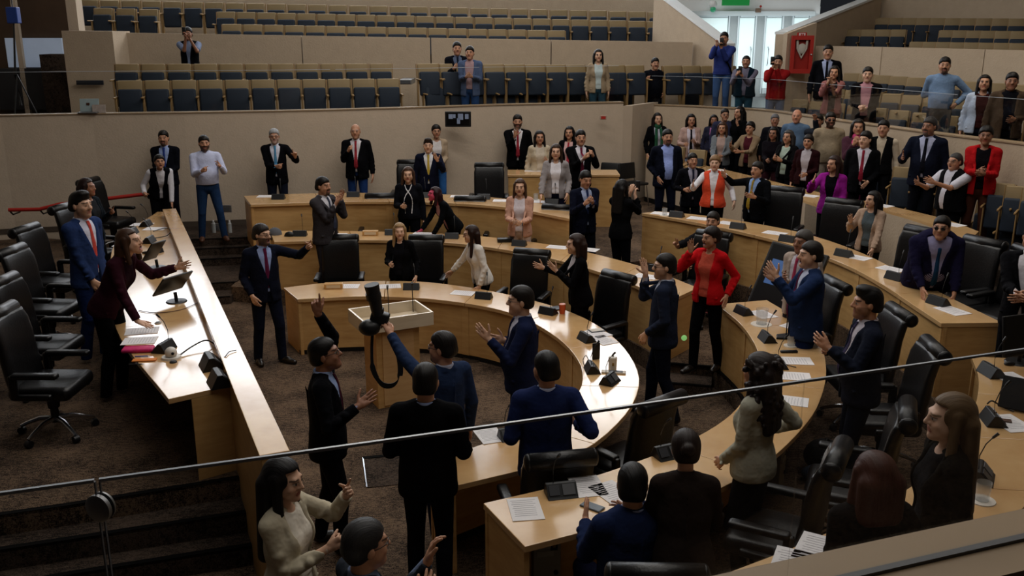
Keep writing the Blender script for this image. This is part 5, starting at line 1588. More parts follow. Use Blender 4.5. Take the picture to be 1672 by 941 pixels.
for k in (0, 1, 3):
    p = hp_[k] - hp_[0]; MB().tube([p, p + Vector((0, .12, -.10)), p + Vector((0, .35, -.10))], .014, 8).build('bracket', M_blackp, t, True)
for (x, y, lab) in ((371, 341, 'grey socket plate low on the far wall beside the jeans'), (352, 371, 'white floor box by the wall behind the jeans')):
    a = atY(x, y, 16.15); t = thing('socket_plate', a, lab, 'socket'); MB().box((0, 0, 0), (.15, .03, .13), bev=.006).build('plate', M_steel, t); MB().box((0, -.017, 0), (.09, .006, .06)).build('outlet', M_greyp, t)
for (x, y, lab) in ((353, 366, 'clear plastic bottle standing at the wall behind the jeans'), (379, 366, 'clear small bottle right of the jeans')):
    a = at(x, y + 12, .6); a.y = min(a.y, 16.0); t = thing('water_bottle', a, lab, 'bottle'); MB().cone((0, 0, 0), (0, 0, .16), .033, .033, 18).cone((0, 0, .16), (0, 0, .2), .033, .014, 18).build('bottle_body', mat('clear_bottle', 'c4c8c8', .1, .5, alpha=.5), t, True); MB().cone((0, 0, .2), (0, 0, .22), .015, .015, 14).build('cap', M_paper, t, True)
p = at(770, 588, 0); t = thing('floor_socket', p, 'round brown floor socket cover on the carpet', 'socket'); MB().cone((0, 0, 0), (0, 0, .012), .12, .115, 36).build('plate', mat('bronze_plate', '3a2f25', .4, .5, metal=.3), t, True); MB().cone((0, 0, .012), (0, 0, .016), .03, .028, 20).build('lid', M_blackp, t, True)
a, b = at(604, 744, 0), at(640, 800, 0)
t = thing('floor_hatch', (a.x + .35, a.y - .3, 0), 'dark floor hatch with a metal edge behind the man in black', 'hatch', rz=R(12)); MB().box((0, 0, .003), (.7, .62, .006)).build('cover', M_carpet_d, t); MB().box((0, .31, .006), (.7, .05, .012)).build('gap_strip', M_black, t); MB().box((-.35, 0, .006), (.012, .62, .012)).build('edge_strip', M_chrome, t)
p = atY(1117, 552, at(1117, 600, ZB).y + .25); one('step_light', 'small green step light beside the red jacketed woman', 'light', p, mat('green_led', '5f8a50', .3, emit='8fd07a', estr=.6), MB().ball((0, 0, 0), .035, 14, (1, .6, 1)))
# backpack and coat on the floor
p = at(1348, 775, ZB); t = thing('backpack', p, 'dark backpack with a blue garment on the floor, right of the desk', 'bag'); MB().ball((0, .1, .14), .16, 18, (1.1, .8, .95)).build('bag_body', mat('black_nylon', '15161a', .7, .3, var=.3, bump=.4), t, 'all'); MB().ball((-.05, -.12, .07), .15, 18, (1.4, .8, .5)).build('garment', mat('blue_denim_dark', '2b3646', .8, .2, var=.3, bump=.4), t, 'all'); MB().tube([(-.05, .0, .25), (0, .05, .32), (.06, .08, .26)], .012, 8).build('handle', M_blackp, t, True)
# hose cabinet, signs and fittings at the entrance
Yc = 20.05
a, b = wallbox('c', 1293, 113, 1324, 65, Yc - .12); W, Hh = b.x - a.x, b.z - a.z
t = thing('hose_cabinet', ((a.x + b.x) / 2, Yc - .12, a.z), 'red fire hose cabinet with a glass window beside the entrance', 'cabinet', rz=R(-8))
e = MB(); fw = W * .16
e.box((-W / 2 + fw / 2, 0, Hh / 2), (fw, .12, Hh)).box((W / 2 - fw / 2, 0, Hh / 2), (fw, .12, Hh)).box((0, 0, Hh - fw * .6), (W, .12, fw * 1.2)).box((0, 0, fw * .6), (W, .12, fw * 1.2)).box((0, .05, Hh / 2), (W, .02, Hh)); e.build('cabinet_frame', M_red, t)
MB().tube([(-W * .24, .0, fw * 1.2), (-W * .2, .0, Hh * .3), (0, .0, Hh * .62), (W * .2, 0, Hh * .3), (W * .24, 0, fw * 1.2)], W * .06, 10).build('hose', M_paper2, t, True); MB().ball((0, -.01, Hh * .3), W * .2, 16, (1, .3, 1.2)).build('hose_coil', M_paper2, t, 'all'); MB().box((0, -.035, Hh / 2), (W - 2 * fw, .008, Hh - 2.2 * fw)).build('window', M_clear, t); MB().ball((W / 2 - fw / 2, -.07, Hh / 2), .02, 10).build('latch', M_chrome, t, 'all')
def text_obj(name, body, size, loc, rot, m, parent, ext=.004):
    cu = bpy.data.curves.new(name, 'FONT'); cu.body = body; cu.size = size; cu.extrude = ext; cu.align_x = 'CENTER'; cu.align_y = 'CENTER'
    o = bpy.data.objects.new(name, cu); C.objects.link(o); o.location = loc; o.rotation_euler = rot; cu.materials.append(m)
    dg = bpy.context.evaluated_depsgraph_get(); me = bpy.data.meshes.new_from_object(o.evaluated_get(dg)); bpy.data.objects.remove(o)
    o = bpy.data.objects.new(name, me); C.objects.link(o); o.location = loc; o.rotation_euler = rot; o.parent = parent; return o
a, b = wallbox('e', 1302, 63, 1317, 53, Yc - .1); W, Hh = b.x - a.x, b.z - a.z
t = thing('hose_sign', ((a.x + b.x) / 2, Yc - .1, (a.z + b.z) / 2), 'small red and white fire hose sign above the cabinet', 'sign'); MB().box((0, 0, 0), (W, .02, Hh)).build('plate', M_red, t); MB().box((0, -.012, 0), (W * .66, .006, Hh * .8)).build('field', M_paper, t); MB().tube([(-W * .1, -.018, -Hh * .3), (-W * .1, -.018, Hh * .1), (0, -.018, Hh * .25), (W * .1, -.018, Hh * .1), (W * .1, -.018, -Hh * .3)], .016, 8).build('pictogram', M_red, t)
a, b = wallbox('x', 1180, 9, 1223, -16, ED - .25); W, Hh = b.x - a.x, b.z - a.z
t = thing('exit_sign', ((a.x + b.x) / 2, ED - .25, (a.z + b.z) / 2), 'green lit sign with white lettering above the entrance doors', 'sign')
MB().box((0, 0, 0), (W, .06, Hh), bev=.01).build('housing', mat('green_sign', '17803a', .4, emit='1f9a48', estr=.25), t)
text_obj('lettering', 'GSUH', Hh * .62, (0, -.034, -Hh * .06), (math.pi / 2, 0, 0), mat('sign_white', 'dfe8e2', .5, emit='e8f0ea', estr=.5), t)
MB().tube([(-W * .3, 0, Hh / 2), (-W * .3, 0, Hh / 2 + .5)], .012, 8).build('hanger', M_chrome, t); MB().tube([(W * .3, 0, Hh / 2), (W * .3, 0, Hh / 2 + .5)], .012, 8).build('hanger', M_chrome, t)
a = atY(1164, 11, ED - .2); t = thing('emergency_light', a, 'round white and green emergency lamp left of the green sign', 'lamp'); MB().ball((0, 0, .05), .1, 18).build('dome', M_white, t, 'all'); MB().ball((0, -.03, -.06), .07, 14).build('green_lens', mat('green_lens', '2c7a58', .3, emit='2f9a6a', estr=.3), t, 'all')
a = atY(1238, 17, ED - .15); t = thing('alarm_beacon', a, 'small alarm beacon with a red lamp above the doors', 'alarm'); MB().box((0, 0, 0), (.12, .1, .1), bev=.01).build('case', mat('brown_plastic', '6d5848', .5), t); MB().ball((.05, -.02, .09), .03, 12).build('lamp', M_red, t, 'all')
# tripod with a blue box, left, and things on the far coping
b0 = atY(34, 168, 17.3)
t = thing('tripod_speaker', (b0.x, b0.y, 2.3), 'tripod with a blue box on top at the far left', 'tripod'); top_ = atY(22, 25, 17.3); 
tz = top_.z - 2.3
MB().tube([(0, 0, .4), (-.03, 0, .95), (top_.x - b0.x, 0, tz)], [.025, .02, .014], 10).build('pole', M_blackp, t, True)
for k in range(3):
    a_ = 2 * math.pi * k / 3 + .4; MB().tube([(0, 0, .95), (math.cos(a_) * .35, math.sin(a_) * .3, -.05)], .013, 8).build('leg', M_blackp, t, True)
MB().box((top_.x - b0.x, 0, tz), (.20, .14, .28), bev=.015).build('blue_box', mat('blue_plastic', '1e3f8a', .5, var=.1), t); MB().tube([(top_.x - b0.x, 0, tz + .13), (top_.x - b0.x, 0, tz + .5)], .02, 8).build('bracket', M_chrome, t)
a = atY(146, 190, 16.35); t = thing('laptop', (a.x, a.y, GZ + .02), 'open pale laptop on the far balcony ledge', 'laptop', rz=R(8)); MB().box((0, 0, .012), (.32, .22, .02), bev=.004).build('base', M_steel, t); MB().box((0, .08, .13), (.32, .012, .22), Matrix.Rotation(-.2, 3, 'X'), bev=.004).build('lid', mat('pale_lid', '9fb0b4', .4), t); MB().box((-.02, .07, .15), (.05, .006, .04), Matrix.Rotation(-.2, 3, 'X')).build('emblem', M_shoe_b, t)
a = atY(163, 190, 16.4); one('leaflet_stand', 'small printed card standing right of the pale laptop', 'card', (a.x, a.y, GZ + .02), mat('card_print', '9a8f88', .6, .3, var=.5, vscale=20), MB().box((0, 0, .07), (.22, .015, .14), Matrix.Rotation(-.15, 3, 'X')), 8)
a = atY(147, 135, 19.5); one('wall_plate', 'long dark plate low on the stepped balcony block', 'plate', a, mat('dark_plate', '1d222b', .4), MB().box((0, 0, 0), (.55, .05, .09), bev=.01))
a = atY(662, 134, 19.5); t = thing('wall_plate', a, 'small grey wall plate between the two seat blocks', 'plate'); MB().box((0, .4, 0), (.25, .8, .1), bev=.01).build('plate', M_steel, t); MB().box((0, -.006, 0), (.2, .01, .06)).build('face', M_greyp, t)
# ------------------------------------------------------------------ the people in the photo
P = person
px = lambda x, y, dep=0.0, hand='relax', **k: dict(px=(x, y, dep), hand=hand, **k)
FL = dict(dir=(0, -1, -.15), thumb=(1, -.2, 0))
def flat(side, **k): return dict(dict(hand='flat', dir=(0, -1, -.1), thumb=(1 if side < 0 else -1, 0, .05), strict=True), **k)
clR = dict(w=(-.03, -.26, 1.02), hand='relax', thumb=(.3, -.5, .7)); clL = dict(w=(.05, -.25, 1.03), hand='relax', thumb=(-.3, -.5, .7))
NV, BK, CH = '1b2440', '101116', '1d1e24'
W = 'd4d3d8'
# rostrum
P('woman in a burgundy blazer leaning over the rostrum desk, arm stretched to the parapet', 205, 375, zd, 1.70, 84, 'f', Y=8.6, fit=True, hair=('mid', '3f2718'), top=('blazer', '33141f', '26101a', None, 'open'), legs='0d0d10', lean=26, hpitch=-22, mouth=.5,
  R_=px(232, 541, -.30, 'flat', dir=(0, -1, -.1), thumb=(1, 0, .1)), L_=px(289, 437, .30, 'open', thumb=(0, .2, 1)), skin='l', name='person')
P('young man in a bright blue suit with a coral tie standing on the dais', 128, 315, zd, 1.76, 72, Y=9.7, fit=True, hair=('quiff', '120e0c'), top=('suit', '24355e', 'c3c6d8', 'b8483f'), legs='16244c', R_=px(158, 472, -.12, 'relax'), L_=px(168, 458, .10, 'relax'), beard='stubble', skin='l')
P('woman in dark tweed pointing from the far chairs of the dais', 140, 292, zd, 1.64, 76, 'f', hair=('bob', '241310'), top=('blazer', '1a2128', '2a2c30', None, 'open'), legs=BK, L_=px(182, 347, .05, 'point'), skin='d', sit=False, hyaw=10)
P('short-haired woman in black waistcoat and white sleeves leaning on the far rostrum end', 259, 253, zd, 1.68, 28, 'f', Y=15.15, fit=True, hair=('short', '0f0c0b'), top=('vest', '101116', 'd0cfd6', None, 1.0), legs=BK, lean=30, hpitch=-20, mouth=.4, skin='m', build=1.1,
  R_=px(236, 316, -.42, 'fist'), L_=px(281, 341, -.30, 'flat', dir=(.1, -.5, -.8)))
P('man in a dark suit and blue tie standing against the far wall behind the waistcoat', 266, 214, ZC, 1.74, 8, top=('suit', '12141d', '8d9fc8', '2a3c7c'), legs='141622', shoes='brown', R_=clR, L_=clL, beard='goatee', skin='m')
P('bearded man in a white shirt and blue jeans standing on the side platform', 332, 222, ZC, 1.75, 24, top=('shirt', 'b9c0dc'), legs='22395c', shoes='brown', beard='full', build=1.1, R_=px(330, 279, -.35, 'fist'), L_=px(359, 271, -.25, 'point', thumb=(-.2, -.2, 1)), feet=((-.15, .05, 0), (.20, -.06, 0)), hair=('short', '17110e'))
# back row along the wall
P('grey-haired man in a black suit with a light blue tie raising a finger', 447, 211, ZC, 1.76, 12, hair=('short', 'a7a9ac'), top=('suit', '101117', 'c8cbdc', '4d83a8'), legs='181d2c', R_=px(452, 272, -.28, 'fist'), L_=px(482, 256, -.30, 'point', dir=(0, -.1, 1)), glasses='clear', skin='m', beard='stubble', beh=C1_o)
P('balding man in dark jacket, red tie and blue jeans, hand on his chest', 580, 203, ZC, 1.80, 4, hair=('bald', '7f8388'), top=('suit', '101014', 'c9c6cc', '8a2a33'), legs='1f3766', R_=px(569, 246, -.30, 'fist'), build=1.08, skin='m', beh=C1_o)
P('short-haired woman in a tan blazer and jeans by the far wall', 712, 204, ZC, 1.68, 12, 'f', hair=('short', '140f0d'), top=('open', 'a4917a', 'c9c4c4', None, 'open'), legs='2d5c96', R_=clR, L_=clL, skin='m')
P('man in a navy suit with a yellow tie, hand over his heart', 699, 227, ZC, 1.76, 2, hair=('quiff', '2e2019'), top=('suit', '161a2e', 'd0d2d8', 'b39a3e'), legs='1c2136', L_=px(714, 262, -.32, 'open', dir=(-.4, -.1, .9)), skin='l', beh=C1_o)
P('man in a black suit and red tie holding up his palm', 845, 188, ZC, 1.80, 2, top=('suit', '0f0f12', 'cfccd0', '8c2a35'), legs=BK, R_=px(841, 222, -.30, 'open', dir=(0, -.15, 1), thumb=(1, 0, .2)), build=1.08, beard='full', skin='m', beh=C1_o)
P('dark-haired woman in a cream jacket beside the side desk', 881, 214, ZC, 1.66, 8, 'f', hair=('mid', '150f0d'), top=('open', 'b5a892', 'bdb2a2', None, 'open'), legs='a39a8c', L_=px(893, 262, -.2, 'relax'), skin='m')
P('woman in a grey blazer and white blouse standing at the rear desk', 908, 236, ZC, 1.72, -4, 'f', hair=('mid', '352419'), top=('open', '8c8788', 'd9d7de', None, 'open'), legs='191a33', skin='l', L_=px(926, 318, -.18, 'relax', dir=(0, -.3, -1)), R_=px(883, 322, -.25, 'flat'), beh=C1_o)
P('woman in a black blazer and pink blouse half hidden by the far wall', 930, 207, ZC, 1.66, -16, 'f', hair=('bob', '0e0b0b'), top=('open', '121215', 'c7a2a0', None, 'open'), legs=BK, extra={'tie': '9c3440'}, skin='m')
P('man in a black suit clasping his hands by the rear desk end', 948, 213, ZC, 1.78, 8, top=('suit', '111114', 'd3d0d8', '6a2438'), legs='111116', R_=px(954, 258, -.32, 'fist'), L_=px(968, 254, -.30, 'fist'), build=1.05, skin='m')
# second row, left
P('woman in a dark jacket with white piping standing before the rear desk', 666, 273, ZB, 1.70, 2, 'f', hair=('mid', '4a3021'), top=('sweater', '14161d'), legs=BK, R_=px(656, 337, -.30, 'relax'), extra={'piping': 'd8d8dc'}, skin='l')
P('woman in a black blazer lit red, leaning on the second desk', 711, 306, ZB, 1.66, -62, 'f', hair=('mid', '2a0e14', 1.1), top=('open', '0f1216', 'b88a90', None, 'open'), legs=BK, lean=32, hpitch=-22, skin='c0405e', R_=px(686, 380, -.1, 'flat'), L_=px(707, 384, -.3, 'flat'), beh=BL_o, gap=.2)  # red light on her is painted into the skin colour
P('woman in a pink blazer with hands joined behind the second desk', 849, 293, ZB, 1.66, -6, 'f', hair=('long', '4a3122', .9), top=('open', 'bb917e', 'd3cbd2', None, 'open'), legs='b7a59c', R_=px(838, 362, -.32, 'relax', thumb=(.2, -.4, .8)), L_=px(850, 364, -.32, 'relax', thumb=(-.2, -.4, .8)), skin='l')
P('young man in a dark navy suit with a badge looking at his hands', 957, 280, ZB, 1.74, 22, top=('suit', '14182a', '9aa6c4', '28345a'), legs='12141e', R_=px(955, 333, -.32, 'fist'), L_=px(968, 330, -.30, 'grip'), hpitch=12, skin='m')
P('woman in black seen from behind taking a photo with a phone', 1016, 294, ZB, 1.68, 135, 'f', hair=('long', '0c0a0b'), top=('suit', '0f1013', '17171a', None), legs=BK, R_=px(1037, 318, .12, 'grip', dir=(0, -.3, 1)), L_=px(1030, 312, .22, 'grip', dir=(0, -.3, 1)), skin='l')
P('bearded man in a grey suit seen in profile with raised hands', 526, 290, ZB, 1.76, 62, top=('suit', '3d3a3e', 'c5c4cc', '3a3f52'), legs='35333a', R_=px(549, 332, -.16, 'open', dir=(.1, -.5, .8)), L_=px(556, 325, .02, 'open', dir=(0, -.5, .8)), beard='goatee', build=1.08, skin='m')
# innermost ring
P('man in a navy suit with a burgundy tie pointing to the right, beside the steps', 425, 367, 0, 1.76, 34, top=('suit', '171b2b', '8fa0cc', '5c1d3e'), legs='181d2f', shoes='black', hyaw=32, glasses='clear', beard='full', mouth=.7, hair=('short', '26211f'),
  L_=px(503, 404, -.12, 'point', thumb=(-.2, -.2, 1)), R_=px(412, 484, -.22, 'relax', dir=(.3, -.3, -1)), feet=((-.12, .06, 0), (.14, -.08, 0, 30)), skin='l')
P('blonde woman in a black blazer behind the innermost desk', 652, 365, 0, 1.70, -8, 'f', hair=('long', 'a3835a'), top=('blazer', '0f0f12', '15151a', None, 'open'), legs=BK, hyaw=16, R_=px(637, 432, -.30, 'relax'), L_=px(679, 452, -.15, 'relax'), skin='p', beh=A_o, gap=.14)
P('dark-haired woman in a white jacket leaning on the innermost desk', 768, 369, 0, 1.68, -66, 'f', hair=('vlong', '2a1712', .95), top=('open', 'd6d2cc', 'bdb8b8', None, 'open'), legs='0f0f12', lean=14, hyaw=-14, R_=px(736, 446, .25, 'relax'), L_=px(783, 468, -.24, 'flat', dir=(0, -.6, -.8)), skin='l', glasses='clear', beh=A_o, gap=.18)
P('woman in a black trouser suit stretching both hands to the left', 940, 383, 0, 1.70, -78, 'f', hair=('bob', '2c1a14', 1.1), top=('suit', '0e0e11', 'b8b4ba', None), legs='0e0e11', lean=6, R_=px(886, 437, .12, 'open', thumb=(0, -.2, 1)), L_=px(908, 442, -.14, 'open', thumb=(0, -.2, 1)), skin='l', mouth=.3, beh=A_o, gap=.16)
P('man in a dark blue-grey suit walking in the aisle with one hand raised', 1088, 416, 0, 1.80, -108, top=('suit', '232a3d', 'b5bcd0', None), legs='161a28', shoes='black', hyaw=18, R_=px(1054, 447, .15, 'open', dir=(0, -.3, 1)), L_=px(1055, 545, -.12, 'relax', dir=(0, -.15, -1)), feet=((-.10, -.16, 0), (.11, .14, 0)), beard='stubble', glasses='dark', mouth=.3, skin='l')
P('woman in a bright red blazer and coral top gesturing from the aisle steps', 1163, 371, ZB, 1.68, -42, 'f', hair=('bun', '1a110f'), top=('open', 'b5141a', 'b8503f', None, 'open'), legs='0f0f12', shoes='black', hyaw=-22, R_=px(1128, 410, -.05, 'open', dir=(-.2, -.3, 1), thumb=(.3, .2, .6)), L_=px(1186, 484, -.18, 'flat', dir=(.2, -.5, -.9)), mouth=.6, feet=((-.10, -.12, 0), (.10, .12, 0)), skin='m')
P('seated man in black making a V sign behind the red blazer', 1165, 347, ZB, 1.74, -30, top=('suit', '131317', '8c8a90', None), legs=BK, sit=True, R_=px(1096, 408, -.40, 'vsign', dir=(0, -.2, 1), thumb=(1, -.2, .2)), L_=px(1130, 441, -.40, 'flat'), hair=('short', '1d1714'), skin='m')
P('grey-haired man in a beige cardigan and pink tie in front of the large monitor', 1314, 377, ZB, 1.72, -58, hair=('short', '4a4643'), top=('open', '9c8e84', 'b5b0ba', '96344e'), legs='30303a', R_=px(1280, 455, -.1, 'relax'), skin='d', sit=False)
P('man in a bright blue suit stretching his hand to the left', 1327, 396, ZB, 1.78, -94, top=('suit', '1f2f52', 'b9c0d8', '5a2440'), legs='162550', hyaw=8, R_=px(1262, 455, .22, 'open', thumb=(0, -.2, 1)), L_=px(1268, 452, -.16, 'open', thumb=(.2, .2, 1)), hair=('short', '211c1b'), build=1.08, skin='l', mouth=.4)
P('bearded man in a dark grey suit with hands joined over the right desk', 1421, 471, ZB, 1.78, -96, top=('suit', '1d2231', 'bcb8c4', '3a3550'), legs='161b28', R_=px(1356, 572, .10, 'grip'), L_=px(1352, 568, -.14, 'relax'), beard='stubble', hair=('quiff', '0f0c0b'), skin='m', build=1.05)
P('large man in a purple navy suit and dark spectacles leaning on the rear desk', 1540, 354, ZC, 1.80, -12, top=('suit', '1d1b38', '9a98c0', '1c3f66'), legs='111118', build=1.5, glasses='dark', hyaw=-22, lean=30, hpitch=-16, gap=.12, R_=px(1506, 472, -.45, 'flat', dir=(0, -.6, -.8)), L_=px(1558, 480, -.45, 'fist', dir=(0, -.3, -1)), skin='m', beh=C2_o)
P('person in a black jacket and white shirt cut by the right edge of the photo', 1692, 366, ZC, 1.76, -40, top=('suit', '111116', 'c6c4cc', None), legs=BK, R_=px(1662, 482, -.32, 'grip'), L_=px(1672, 486, -.36, 'relax'), skin='m', beh=C2_o)
# people on the floor in front
P('man in a black suit raising one finger high, left of the lectern', 521, 555, 0, 1.76, 96, top=('suit', '0f1015', '8ea0c8', '4a1c2c'), legs='0d0d11', shoes='black', glasses='clear', hair=('short', '0c0a0a'), L_=px(519, 512, .12, 'point', dir=(0, 0, 1), thumb=(0, -1, 0), pole=(.3, -.3, 1)), R_=px(585, 664, -.20, 'open', thumb=(.6, .2, .8)), feet=((-.10, -.10, 0), (.10, .08, 0)), skin='d', hpitch=-12)
P('man in a black suit standing with his back to the camera in front', 694, 597, 0, 1.78, 178, top=('suit', '0b0b0e', '8493b8', None), legs='11141c', hair=('short', '0b0909'), R_=dict(w=(-.22, -.22, 1.02), hand='relax', pole=(-.35, 1, -.7)), L_=dict(w=(.22, -.22, 1.02), hand='relax', pole=(.35, 1, -.7)), skin='m', build=1.1)
camman = P('man in a blue suit holding a camera up over the lectern', 724, 544, 0, 1.74, -140, top=('suit', '24324f', 'b5bad0', None), legs='141c38', L_=px(632, 538, .30, 'grip', dir=(0, -.55, .9), thumb=(-1, -.2, .2), pole=(.4, .3, -.6)), hyaw=30, glasses='clear', beard='goatee', hair=('short', '15110f'), skin='m')
P('man in a dark blue suit with spectacles, both hands open, beside the innermost desk', 852, 469, 0, 1.80, -86, top=('suit', '1b2342', 'c3c5d8', '20264a'), legs='121838', R_=px(822, 556, .14, 'open', thumb=(0, -.1, 1)), L_=px(798, 554, -.20, 'open', thumb=(0, .1, 1)), glasses='clear', hair=('short', '1b1614'), skin='l', build=1.05)
P('man in royal blue suit standing, back to the camera, at the innermost desk', 893, 577, 0, 1.76, -172, top=('suit', '1d2850', 'a8b2d0', None), legs='10163a', hair=('short', '0b0a0b'), R_=px(942, 690, .12, 'relax'), L_=px(850, 690, .16, 'relax'), hyaw=16, beard='stubble', skin='m', build=1.08)
P('grey-haired man in a grey suit clapping at the bottom of the photo', 592, 854, 0, 1.74, 122, top=('suit', '2e333c', '6f7c98', None), legs='22252c', hair=('short', '2b2a2b'), glasses='clear', R_=px(690, 985, -.10, 'relax', dir=(.0, -.4, .6)), L_=px(699, 915, .05, 'relax', dir=(0, -.1, 1), thumb=(-.85, .53, 0)), skin='m')
P('dark-haired woman in a cream blazer pointing, at the bottom left', 462, 752, .167, 1.64, 74, 'f', hair=('vlong', '0e0b0d', 1.15), top=('open', 'b5ab95', 'ded6c8', None, 'open'), legs='15151a', L_=px(566, 808, .16, 'point', thumb=(0, .2, 1)), R_=px(536, 896, -.10, 'fist'), skin='l', hpitch=4)
# near right
P('man in royal blue suit sitting, back to the camera, at the right desk row', 1034, 762, ZB, 1.74, -162, sit=True, top=('suit', '1d294c', '8a94b8', None), legs='10142c', hair=('short', '0d0b0b'), glasses='clear', hyaw=-26, R_=px(1030, 845, .38, 'relax'), L_=px(956, 850, .30, 'flat'), build=1.15, skin='m')
P('person in a brown stitched jacket with tied hair leaning on the right desk row', 1121, 704, ZB, 1.60, 176, 'f', hair=('bun', '1f120e'), top=('suit', '2a211d', '332825', None), legs='201c1a', lean=14, R_=dict(w=(-.17, -.34, 1.02), hand='relax', thumb=(.6, 0, .8)), L_=dict(w=(.17, -.34, 1.02), hand='relax', thumb=(-.6, 0, .8)), skin='m')
P('curly-haired woman in a pale grey blazer looking over the right desk row', 1243, 578, ZB, 1.70, -128, 'f', hair=('curly', '1c100d', 1.2), top=('open', '9d9b8c', '26242a', None, 'open'), legs='25201f', L_=px(1180, 752, .05, 'relax'), R_=px(1262, 700, .30, 'relax'), skin='m')
P('auburn-haired woman in black standing with her back to the camera at the right edge desk', 1432, 742, ZC, 1.56, -172, 'f', hair=('bob', '47241a', 1.35), top=('suit', '0c0c0f', '141418', None), legs=BK, build=1.15, L_=px(1372, 880, .18, 'relax'), R_=px(1500, 880, .18, 'relax'), skin='m')
P('blonde woman in a dark pinstriped dress at the right edge desk', 1558, 646, ZC, 1.70, -96, 'f', hair=('vlong', '6f573c', .95), top=('coat', '17140f', '141418', None, 'open'), legs='111114', skin='p')
# third row, right
P('woman in an orange vest with white sleeves, arm stretched to the left', 1168, 254, ZC, 1.70, -16, 'f', hair=('pony', '8a6a48'), top=('vest', 'cc4a30', 'cfcfd6', None, 1.0), legs='101014', R_=px(1131, 303, -.28, 'open', thumb=(.2, .2, 1)), L_=px(1199, 330, -.12, 'relax', dir=(0, -.2, -1)), build=1.1, skin='p', beh=C2_o)
P('man in a dark suit behind the stretched arm of the orange vest', 1131, 251, ZC, 1.70, 8, top=('suit', '12131a', '8f8fa0', '24263a'), legs=BK, R_=px(1118, 310, -.2, 'relax'), skin='m', beh=C2_o, gap=.85)
P('man in a black suit with a mustard tie pointing across the orange vest', 1238, 265, ZC, 1.74, -52, top=('suit', '101217', '7f9ac8', '8a7428'), legs='101218', R_=px(1184, 288, -.10, 'open', thumb=(0, -.3, 1)), L_=px(1232, 322, -.32, 'open', dir=(-.8, -.3, .1)), hair=('short', '1a1614'), build=1.1, skin='m', mouth=.3, beh=C2_o)
P('man in a navy jacket and light blue shirt standing before the visitor desk', 1090, 212, .66, 1.76, 6, top=('open', '131726', '8798d0', None), legs='131728', R_=px(1075, 290, -.1, 'relax', dir=(0, -.1, -1)), build=1.12, beard='goatee', skin='m')
P('tall long-haired woman with a green scarf at the wall corner', 1074, 185, .70, 1.72, 10, 'f', hair=('long', '150f0d'), top=('coat', '101115', 'b0b2c0', None, 'open'), legs=BK, R_=px(1057, 252, -.05, 'relax', dir=(0, -.1, -1)), extra={'scarf': '1f4a34'}, skin='l', back=True)
P('dark-haired woman in a pale pink blazer behind the visitor desk', 1129, 187, .70, 1.66, 0, 'f', hair=('bob', '120d0c'), top=('open', 'ad9188', 'c4bcc8', None, 'open'), legs='8f98b4', R_=px(1118, 236, -.3, 'relax'), L_=px(1134, 232, -.3, 'relax'), extra={'tie': '14141a'}, skin='m', beh=V1_o, gap=.25)
P('dark-haired woman with a lilac lanyard next to the man in glasses', 1166, 188, .93, 1.62, -8, 'f', hair=('bob', '0e0b0b'), top=('open', '2b2c3f', 'a56a98', None, 'open'), legs=BK, skin='d', back=True)
P('man in glasses and a slate jumper against the right wall', 1184, 178, .93, 1.72, 0, top=('sweater', '34364e'), legs=BK, glasses='clear', hair=('short', '1c1614'), skin='m', back=True)
P('long-haired woman in a grey cardigan at the visitor desk', 1180, 200, .70, 1.64, -22, 'f', hair=('mid', '4a3022'), top=('open', '6e747a', 'a58f88', None, 'open'), legs='22242c', R_=px(1165, 258, -.30, 'relax'), L_=px(1178, 255, -.30, 'relax'), skin='m', beh=V1_o, gap=.5)
P('woman in black with long dark hair turned away by the right wall', 1208, 174, .93, 1.70, -60, 'f', hair=('mid', '090808'), top=('sweater', '0d0d10'), legs=BK, L_=px(1205, 205, -.2, 'relax'), skin='m', back=True)
P('woman in a tan blazer and maroon top at the visitor desk', 1226, 199, .70, 1.66, -38, 'f', hair=('pony', '15100e'), top=('blazer', '87735c', '4a1c26', None, 'open'), legs='14141a', R_=px(1193, 238, -.15, 'open'), L_=px(1208, 248, -.28, 'relax'), skin='m', beh=V1_o, gap=.25)
P('woman with long black hair in a dark patterned blouse at the visitor desk', 1264, 208, .70, 1.62, -34, 'f', hair=('long', '0a0909'), top=('sweater', '17131a'), legs='3a1c22', R_=px(1252, 262, -.28, 'relax'), skin='d', beh=V1_o, gap=.25)
P('grey-haired man in a dark jacket behind the black-haired woman', 1266, 187, .93, 1.70, -12, hair=('short', '6c6c70'), top=('suit', '1a1b22', '70727c', None), legs=BK, skin='d', back=True)
P('bald man in a blue shirt against the right wall', 1302, 179, .95, 1.74, -24, hair=('bald', '6a5a50'), top=('shirt', '4f6580'), legs='1c2028', build=1.12, skin='b07a60', back=True)
P('grey-haired woman in a black jacket and mint blouse at the visitor desk', 1288, 213, .70, 1.64, -46, 'f', hair=('bob', '3c3a3b', 1.05), top=('open', '131316', '9fb0a4', None, 'open'), legs='1a181c', R_=px(1264, 258, -.22, 'relax'), L_=px(1275, 262, -.3, 'relax'), skin='m', beh=V1_o, gap=.25)
P('woman in a dark maroon velvet jacket at the right end of the visitor desk', 1321, 220, .70, 1.64, -34, 'f', hair=('pony', '140e0d'), top=('blazer', '2a1014', 'aaa4ac', None), legs='150f12', L_=px(1316, 285, -.28, 'relax'), skin='m', build=1.08, beh=V1_o, gap=.25)
P('man in a beige tunic standing behind the visitor desk', 1357, 184, .93, 1.76, -8, top=('sweater', '8d7f6a'), legs='9b9184', hair=('short', '17120f'), beard='full', glasses='dark', build=1.1, skin='d', back=True)
P('person in dark grey hidden behind the beige tunic', 1337, 187, .95, 1.66, -40, top=('sweater', '20242c'), legs=BK, R_=px(1331, 195, -.2, 'grip'), skin='d', back=True)
